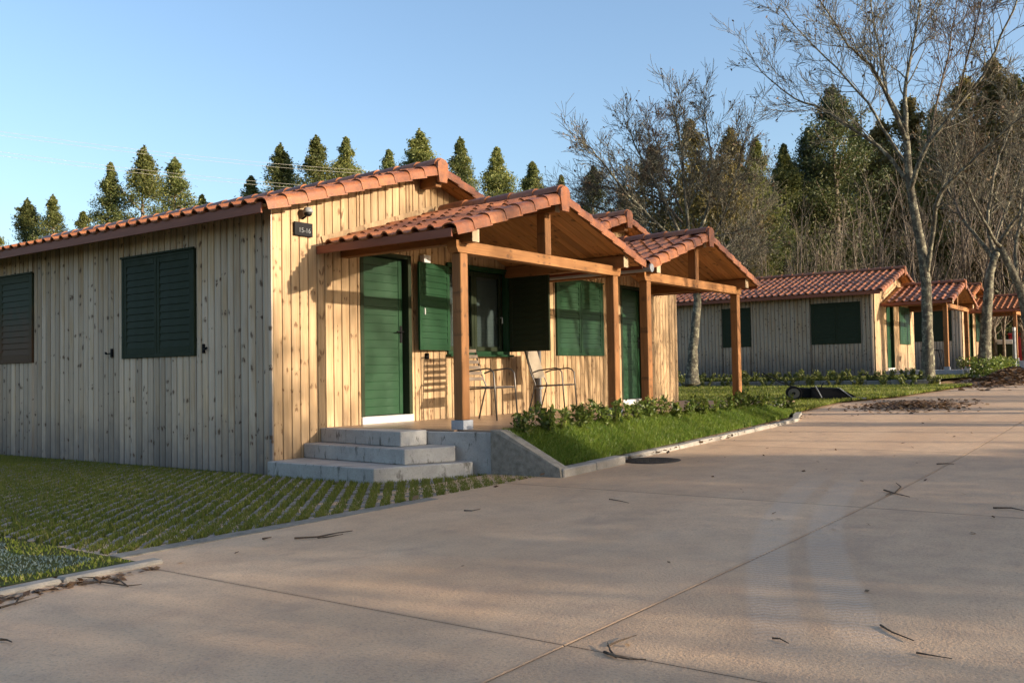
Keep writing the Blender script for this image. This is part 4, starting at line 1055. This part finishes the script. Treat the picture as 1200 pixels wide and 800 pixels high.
bare_tree('bare_tree', 31, 24.0, [(1088,441),(1087,400),(1086,345),(1081,295),(1071,245),(1065,205),(1062,160)], .15,
 [([(1066,215),(1030,172),(988,144),(964,128),(932,116),(892,84)], .075, .10),
  ([(1062,165),(1050,135),(1028,88),(1005,62),(988,44),(950,-20)], .075, -.06),
  ([(1062,160),(1060,120),(1062,92),(1072,40),(1082,-20)], .085, .04),
  ([(1066,225),(1074,200),(1088,168),(1120,128),(1152,88),(1172,44),(1192,0)], .085, -.08),
  ([(1086,325),(1094,270),(1100,228),(1128,200),(1160,170),(1186,146),(1215,125)], .075, -.12),
  ([(1064,195),(1040,160),(1016,120),(980,80),(940,40),(915,10)], .055, .12),
  ([(1061,150),(1040,110),(1030,60),(1022,10),(1015,-40)], .05, .16),
  ([(1088,168),(1098,120),(1110,70),(1118,20),(1126,-30)], .045, .10),
  ([(1120,128),(1128,90),(1140,45),(1150,0)], .04, -.15)],
 'tall bare tree with leaning lichen-grey trunk in front of the second cabin', g_, 1.45, 3, .21)
bare_tree('bare_tree', 32, 28.0, [(1153,434),(1155,390),(1158,345),(1161,316),(1168,296)], .175,
 [([(1165,305),(1146,280),(1128,256),(1112,224),(1100,190),(1092,150)], .085, .08),
  ([(1168,296),(1178,274),(1196,248),(1215,215),(1235,180)], .09, -.05),
  ([(1166,300),(1158,262),(1162,220),(1168,192),(1180,160),(1194,130)], .075, .06),
  ([(1161,316),(1170,270),(1200,190),(1215,120)], .06, .12),
  ([(1128,256),(1118,225),(1125,180),(1138,140)], .045, .12)],
 'bare tree with thick mottled trunk at the right of the far porches', g_, 1.25, 3, .28)
bare_tree('bare_tree', 33, 26.0, [(1216,432),(1207,385),(1196,340),(1184,312),(1172,290)], .15,
 [([(1172,290),(1158,268),(1140,232),(1125,190)], .07, -.05), ([(1190,325),(1192,280),(1200,230),(1204,170),(1190,110)], .07, .08), ([(1196,340),(1215,290),(1240,230)], .07, .0)],
 'bare tree leaning left into the picture at the right edge', g_, 1.25, 3, .30)
bare_tree('bare_tree', 34, 26.0, [(811,437),(812,410),(815,380),(818,352),(812,330),(806,308)], .145,
 [([(806,308),(780,288),(745,268),(705,245),(672,239)], .07, .10), ([(806,301),(775,268),(735,228),(705,189),(690,172)], .065, -.05),
  ([(806,301),(790,258),(765,210),(745,172),(738,153)], .07, .08), ([(806,297),(805,249),(800,197),(795,154),(790,129)], .075, -.03),
  ([(807,301),(825,258),(835,206),(830,163),(826,129)], .065, .06), ([(808,305),(840,271),(858,228),(866,189),(872,167)], .06, -.06),
  ([(810,312),(850,292),(876,258),(884,219)], .05, .08), ([(817,345),(838,330),(850,322),(872,301)], .05, -.08),
  ([(800,262),(770,232),(715,219),(680,215)], .04, .12), ([(800,249),(780,206),(768,163),(762,144)], .04, .14)],
 'spreading bare tree rising behind the second porch roof', g_, 1.1, 3, .115)
# slender bare saplings in front of the wood
def sapling_variant(seed):
    rs = np.random.default_rng(seed); tb_ = MB()
    for s in range(5):
        a = rs.uniform(0,6.28); ln = rs.uniform(.05,.28); h = rs.uniform(5.0,8.0)
        pts = [Vector((.2*math.cos(a),.2*math.sin(a),-.2))]
        for k_ in range(1,5): pts.append(Vector((math.cos(a)*ln*h*k_/4+rs.normal(0,.1), math.sin(a)*ln*h*k_/4+rs.normal(0,.1), h*k_/4)))
        limb(tb_, pts, .06, .014, rs, 1.5, 1, 2, .42, .22, upw=.35)
    me = tb_.mesh('stems', True); me.materials.append(None); return me
M_sap = barkmat('pale_sapling_bark', (.155,.12,.088), (.09,.068,.05), (.26,.22,.165))
SAP = [sapling_variant(60+i) for i in range(5)]
for me in SAP: me.materials[0] = M_sap
sap = [(676,50,.75),(705,47,.8),(848,44,.9),(882,42,.95),(905,40,.85),(928,43,.95),(950,40,.9),(972,42,.85),(998,40,.9),(1020,41,1.0),(1045,43,1.1),(1068,41,1.0),(1098,42,1.15),(1122,44,1.25),(1145,42,1.2),(1170,43,1.35),(1195,41,1.3),(1215,40,1.3)]
for i, (u, d, s) in enumerate(sap):
    p = at(u, 430, d); r = empty('bare_thicket_tree', (p.x,p.y,ground_z(p.x,p.y)), f'{ordn[i]} slender leafless multi-stemmed tree from the left before the wood', 'tree', 'leafless thicket before the wood', random.uniform(0,6.28))
    r.scale = (s,s,s); link('stems', SAP[i%5], None, r)

# trees beyond the drive, outside the frame, shaped to shade foreground and front wall
SHD = [tree_variant(160+i, 8.0, .3, 1.5, 640, 26, .15, M_olive, .5, .50, .12, M_sap) for i in range(2)]
shade = [(-17,-27,1.25),(-13.5,-25,1.3),(-10.5,-26,1.25),(-8,-25,1.2),(-5.6,-26,1.15),(-3.4,-25,1.12),(-1.9,-26,1.1),(-.75,-25,1.08),(2.45,-26,1.06),(3.5,-25,1.04),(4.8,-25.4,1.0),(6.3,-25,.74),(7.5,-25.5,.70),(8.6,-25,.55),(10.2,-25.5,.40),(20.5,-25.5,.35)]
for i, (x, y, s) in enumerate(shade):
    plant_tree('dry_leaved_tree', SHD[i%2], (x,y,zg(x)-.14), s, i*1.7, f'{ordn[i]} loose dry-leaved tree from the left across the drive, out of the picture', 'dry-leaved trees across the drive', sxy=.95 if s > .9 else .72)
SPR = tree_variant(170, 8.6, 5.5, 1.8, 52, 20, .13, M_olive, .35, .62, .07, M_sap)
for i in range(11):
    x = 6.9+i*1.55
    plant_tree('sparse_tree', SPR, (x,-28+(i%3)*.8,zg(x)-.14), 1.1+(i%2)*.06, i*2.3, f'{ordn[i]} thin sparse tree from the left behind the far verge, out of the picture', 'sparse trees across the drive')
for i, (x, y) in enumerate([(9.6,-12),(11.2,-9.5),(12.6,-12.5),(14.2,-10),(16.0,-13),(17.6,-9.6),(19.5,-12),(21.5,-9.8),(24,-12.5),(27,-10),(31,-12),(36,-11)]):
    r = empty('bare_thicket_tree', (x,y,zg(x)-.14), f'{ordn[i]} leafless tree on the verge across the drive, out of the picture', 'tree', 'leafless trees across the drive', i*2.1)
    r.scale = (1.1,1.1,1.3); link('stems', SAP[i%5], None, r)

# ------------------------------------------------------------------ plants
def shrub_mesh(seed, h, n, m, lsz=.075, spread=.10):
    rs = np.random.default_rng(seed); C = []; tb_ = MB()
    for s in range(rs.integers(4,7)):
        a = rs.uniform(0,6.28); r = spread*rs.uniform(.3,1); hh = h*rs.uniform(.6,1.05)
        p0 = np.array([r*.4*math.cos(a), r*.4*math.sin(a), -.04]); p1 = np.array([r*1.5*math.cos(a), r*1.5*math.sin(a), hh])
        tb_.tube([p0,(p0+p1)/2+rs.normal(0,.01,3),p1], [.006,.005,.003], 4)
        k_ = int(n/5); f = rs.uniform(.12,1.03,k_)[:,None]
        C.append(p0+(p1-p0)*f+rs.normal(0,1,(k_,3))*np.array([.032,.032,.018]))
    V_, F_ = leaf_quads(np.concatenate(C), lsz, .5, -.5)
    me = bpy.data.meshes.new('foliage'); me.vertices.add(len(V_)); me.vertices.foreach_set('co', V_.astype(np.float32).ravel())
    me.loops.add(F_.size); me.loops.foreach_set('vertex_index', F_.astype(np.int32).ravel()); me.polygons.add(len(F_)); me.polygons.foreach_set('loop_start', np.arange(0,F_.size,4,dtype=np.int32)); me.update(calc_edges=True)
    me.materials.append(m); sm_ = tb_.mesh('stem'); sm_.materials.append(M_twig)
    return me, sm_
LAU = [shrub_mesh(200+i, .36, 330, M_laurel, .078, .12) for i in range(4)]
HED = [shrub_mesh(220+i, .42, 330, M_hedge, .10, .24) for i in range(3)]
def put_shrub(var, loc, s, label, group, nm='laurel_shrub'):
    r = empty(nm, loc, label, 'shrub', group, random.uniform(0,6.28)); r.scale = (s,s,s)
    link('stem', var[1], None, r); link('foliage', var[0], None, r)
k_ = 0
lx = [1.32,1.78,2.06,2.42,2.72,3.02,3.30,3.62,3.95,4.25,4.6,4.95,5.35,5.75,6.2,6.65,7.1,7.6,8.15,8.6,9.05,9.4]
for i, x in enumerate(lx):
    y = -2.40+random.uniform(-.06,.05); s = random.uniform(.68,.98)
    lab = f'leafy young laurel number {i+1} counted from the wing wall along the porch edge' if False else f"{(ordn+['twenty-first','twenty-second'])[i]} young laurel from the wing wall in the row along the porch edge"
    put_shrub(LAU[i%4], (x,y,bankz(x,y)-.01), s, lab, 'laurels along the porch edge')
# second row of low plants and the hedge by the raised lawn
pos = [(XBED+.42+random.uniform(-.12,.15), -2.6+i*.42) for i in range(27)]
names_ = [f'low hedge plant before the second cabin, {o} from the drive' for o in ordn+['twenty-first','twenty-second','twenty-third','twenty-fourth','twenty-fifth','twenty-sixth','twenty-seventh']]
for i, (x, y) in enumerate(pos): put_shrub(HED[i%3], (x,y,.22), random.uniform(.6,.85), names_[i], 'low hedge before the second cabin', 'hedge_plant')
pos = [(XBED-.05+random.uniform(-.1,.1), -3.0+i*.62) for i in range(12)]
for i, (x, y) in enumerate(pos): put_shrub(HED[i%3], (x,y,zg(x)+.02), random.uniform(.55,.75), f'small yellowish seedling below the hedge kerb, {ordn[i]} from the drive', 'yellowish seedlings below the hedge', 'seedling_plant')
rs = np.random.default_rng(9)
def bush(nm, loc, dims, n, m, label, lsz=.10, cat='hedge'):
    r = empty(nm, loc, label, cat)
    C = rs.uniform(-1,1,(n,3))*np.array(dims)*.5; C[:,2] += dims[2]*.5; C += rs.normal(0,.06,C.shape)
    V_, F_ = leaf_quads(C, lsz, .55, 0); soup('foliage', V_, F_, m, r)
    st_ = MB()
    for i in range(12): q = rs.uniform(-.45,.45,2)*np.array(dims[:2]); st_.tube([(q[0],q[1],-.05),(q[0]*1.05,q[1]*1.05,dims[2]*.8)],.012,4)
    st_.build('stem', M_twig, r)
bush('clipped_hedge', (46.5,4.5,.38), (1.2,12,1.0), 9000, M_laurel, 'bright clipped hedge in front of the far grey wall', .16)
bush('low_bush', (25.2,-3.35,.2), (4.0,.9,.55), 5200, M_laurel, 'bushy green planting along the front of the second cabin porch', .09, 'bush')
bush('low_bush', (31.5,-2.2,.25), (5.0,1.2,.6), 4600, M_hedge, 'green planting between the two far cabins', .11, 'bush')

# ------------------------------------------------------------------ debris
def flat_leaves(n, cx, cy, sx, sy, zf, size, hgt=0.0):
    X = cx+rs.normal(0,1,n)*sx; Y = cy+rs.normal(0,1,n)*sy
    e = np.exp(-((X-cx)/sx)**2/2-((Y-cy)/sy)**2/2)
    Z = np.array([zf(x) for x in X])+.008+rs.uniform(0,1,n)*hgt*e
    C = np.stack([X,Y,Z],1); a = rs.uniform(0,6.28,n); d = np.stack([np.cos(a),np.sin(a),rs.normal(0,.25,n)],1); s = np.stack([-np.sin(a),np.cos(a),rs.normal(0,.3,n)],1)
    L = size*rs.uniform(.5,1.3,n)[:,None]
    V_ = np.empty((n,4,3)); V_[:,0] = C-d*L*.5; V_[:,1] = C+s*L*.3; V_[:,2] = C+d*L*.5; V_[:,3] = C-s*L*.3
    o = np.arange(n)*4; return V_.reshape(-1,3), np.stack([o,o+1,o+2,o+3],1)
V_, F_ = flat_leaves(1300, 11.7,-4.0,.65,.42, zg, .10, .07); tag(soup('swept_leaves', V_, F_, M_dead), 'swept patch of dead leaves on the drive beside the sweeper', 'leaves', kind='stuff')
V_, F_ = flat_leaves(3800, 22.3,-4.25,1.9,.40, zg, .16, .34); tag(soup('leaf_heap', V_, F_, M_dead), 'long brown heap of leaves at the far right of the drive', 'leaves', kind='stuff')
V_, F_ = flat_leaves(200, 5.0,-2.92,2.3,.09, lambda x: zg(x)+.03, .075); tag(soup('kerb_leaves', V_, F_, M_dead), 'dead leaves gathered along the planted bank kerb', 'leaves', kind='stuff')
V_, F_ = flat_leaves(70, 3.0,-5.5,4.5,1.5, zg, .045); tag(soup('scattered_leaves', V_, F_, M_dead), 'few dead leaves scattered over the drive', 'leaves', kind='stuff')
V_, F_ = flat_leaves(130, -4.3,-3.47,.40,.04, zg, .05); tag(soup('gutter_debris', V_, F_, M_dead), 'twig and leaf debris along the lower left kerb', 'leaves', kind='stuff')
def gnd(u, v):
    d = ray(u, v); lo, hi = .5, 200
    for _ in range(60):
        m_ = (lo+hi)/2; p = CAMP+d*m_
        if p.z > zg(p.x): lo = m_
        else: hi = m_
    return CAMP+d*hi
def twig(poly, r, label, side=()):
    P = [gnd(u,v) for u,v in poly]; o = P[0]
    root = empty('fallen_twig', (o.x,o.y,o.z), label, 'twig', 'twigs fallen on the drive')
    MB().tube([p-o+Vector((0,0,r*.8+random.uniform(0,.006))) for p in P], [r*.62*(1-.6*i/(len(P)-1)) for i in range(len(P))], 6).build('stick', M_deadtwig, root)
    for poly2 in side:
        Q = [gnd(u,v) for u,v in poly2]
        MB().tube([p-o+Vector((0,0,r*.7+.006*i)) for i,p in enumerate(Q)], [r*.45]*(len(Q)-1)+[r*.2], 5).build('side_shoot', M_deadtwig, root)
twig([(708,766),(722,772),(737,774),(757,775)], .009, 'forked dead twig lying across the joint at the bottom centre', [[(722,772),(715,765),(712,758)],[(712,758),(726,754),(746,749)]])
twig([(1032,734),(1045,742),(1071,753)], .008, 'curved dead twig near the lower right corner, upper of two')
twig([(1074,766),(1090,770),(1116,773)], .006, 'thin dead twig near the lower right corner, lower of two')
twig([(905,750),(914,751),(924,755)], .007, 'short dark twig right of the long joint near the bottom')
twig([(345,632),(372,631),(395,626),(413,624)], .011, 'dark twig on the drive left of centre below the paved lawn', [[(372,631),(385,631),(402,629)]])
twig([(308,633),(318,631)], .012, 'tiny twig beside the left dark twig')
twig([(0,715),(18,709),(46,702)], .010, 'dark twig at the left picture edge', [[(18,709),(22,704),(30,702)]])
twig([(1098,545),(1110,544),(1118,545)], .012, 'straight dark twig across the far right part of the drive')
twig([(1036,576),(1048,579),(1066,584)], .012, 'small branching twig lying on the joint at the right', [[(1048,579),(1056,572),(1050,568)],[(1044,578),(1038,582)]])
twig([(1164,597),(1185,597),(1200,600)], .012, 'dark twig at the right picture edge')
twig([(544,599),(553,600),(563,597)], .009, 'small twig on the drive below the porch steps')
twig([(714,586),(726,588),(737,590)], .008, 'thin twig on the drive below the short kerb')
twig([(0,752),(8,752),(14,755)], .009, 'dark stub of twig at the lower left edge')
twig([(92,686),(118,684),(150,688),(166,687)], .009, 'dark twig tangle below the pale kerb at the left', [[(118,684),(110,679),(96,680)],[(150,688),(140,682),(128,681)]])

# overhead cables at the left
def cable(a, b, da, db, sag, label):
    P0, P1 = at(*a, da), at(*b, db); o = P0
    r = empty('power_cable', tuple(o), label, 'cable', 'overhead cables at the left')
    for k_ in range(2):
        pts = []
        for i in range(17):
            t = i/16; p = P0.lerp(P1, t)-o; p.z -= sag*4*t*(1-t); p.z += k_*.16; pts.append(p)
        MB().tube(pts, .0065, 5).build('strand', M_cable, r)
cable((-60,150),(470,206), 38, 46, .25, 'upper pair of thin pale cables crossing the sky at the left')
cable((-60,174),(470,228), 38, 46, .25, 'lower pair of thin pale cables crossing the sky at the left')
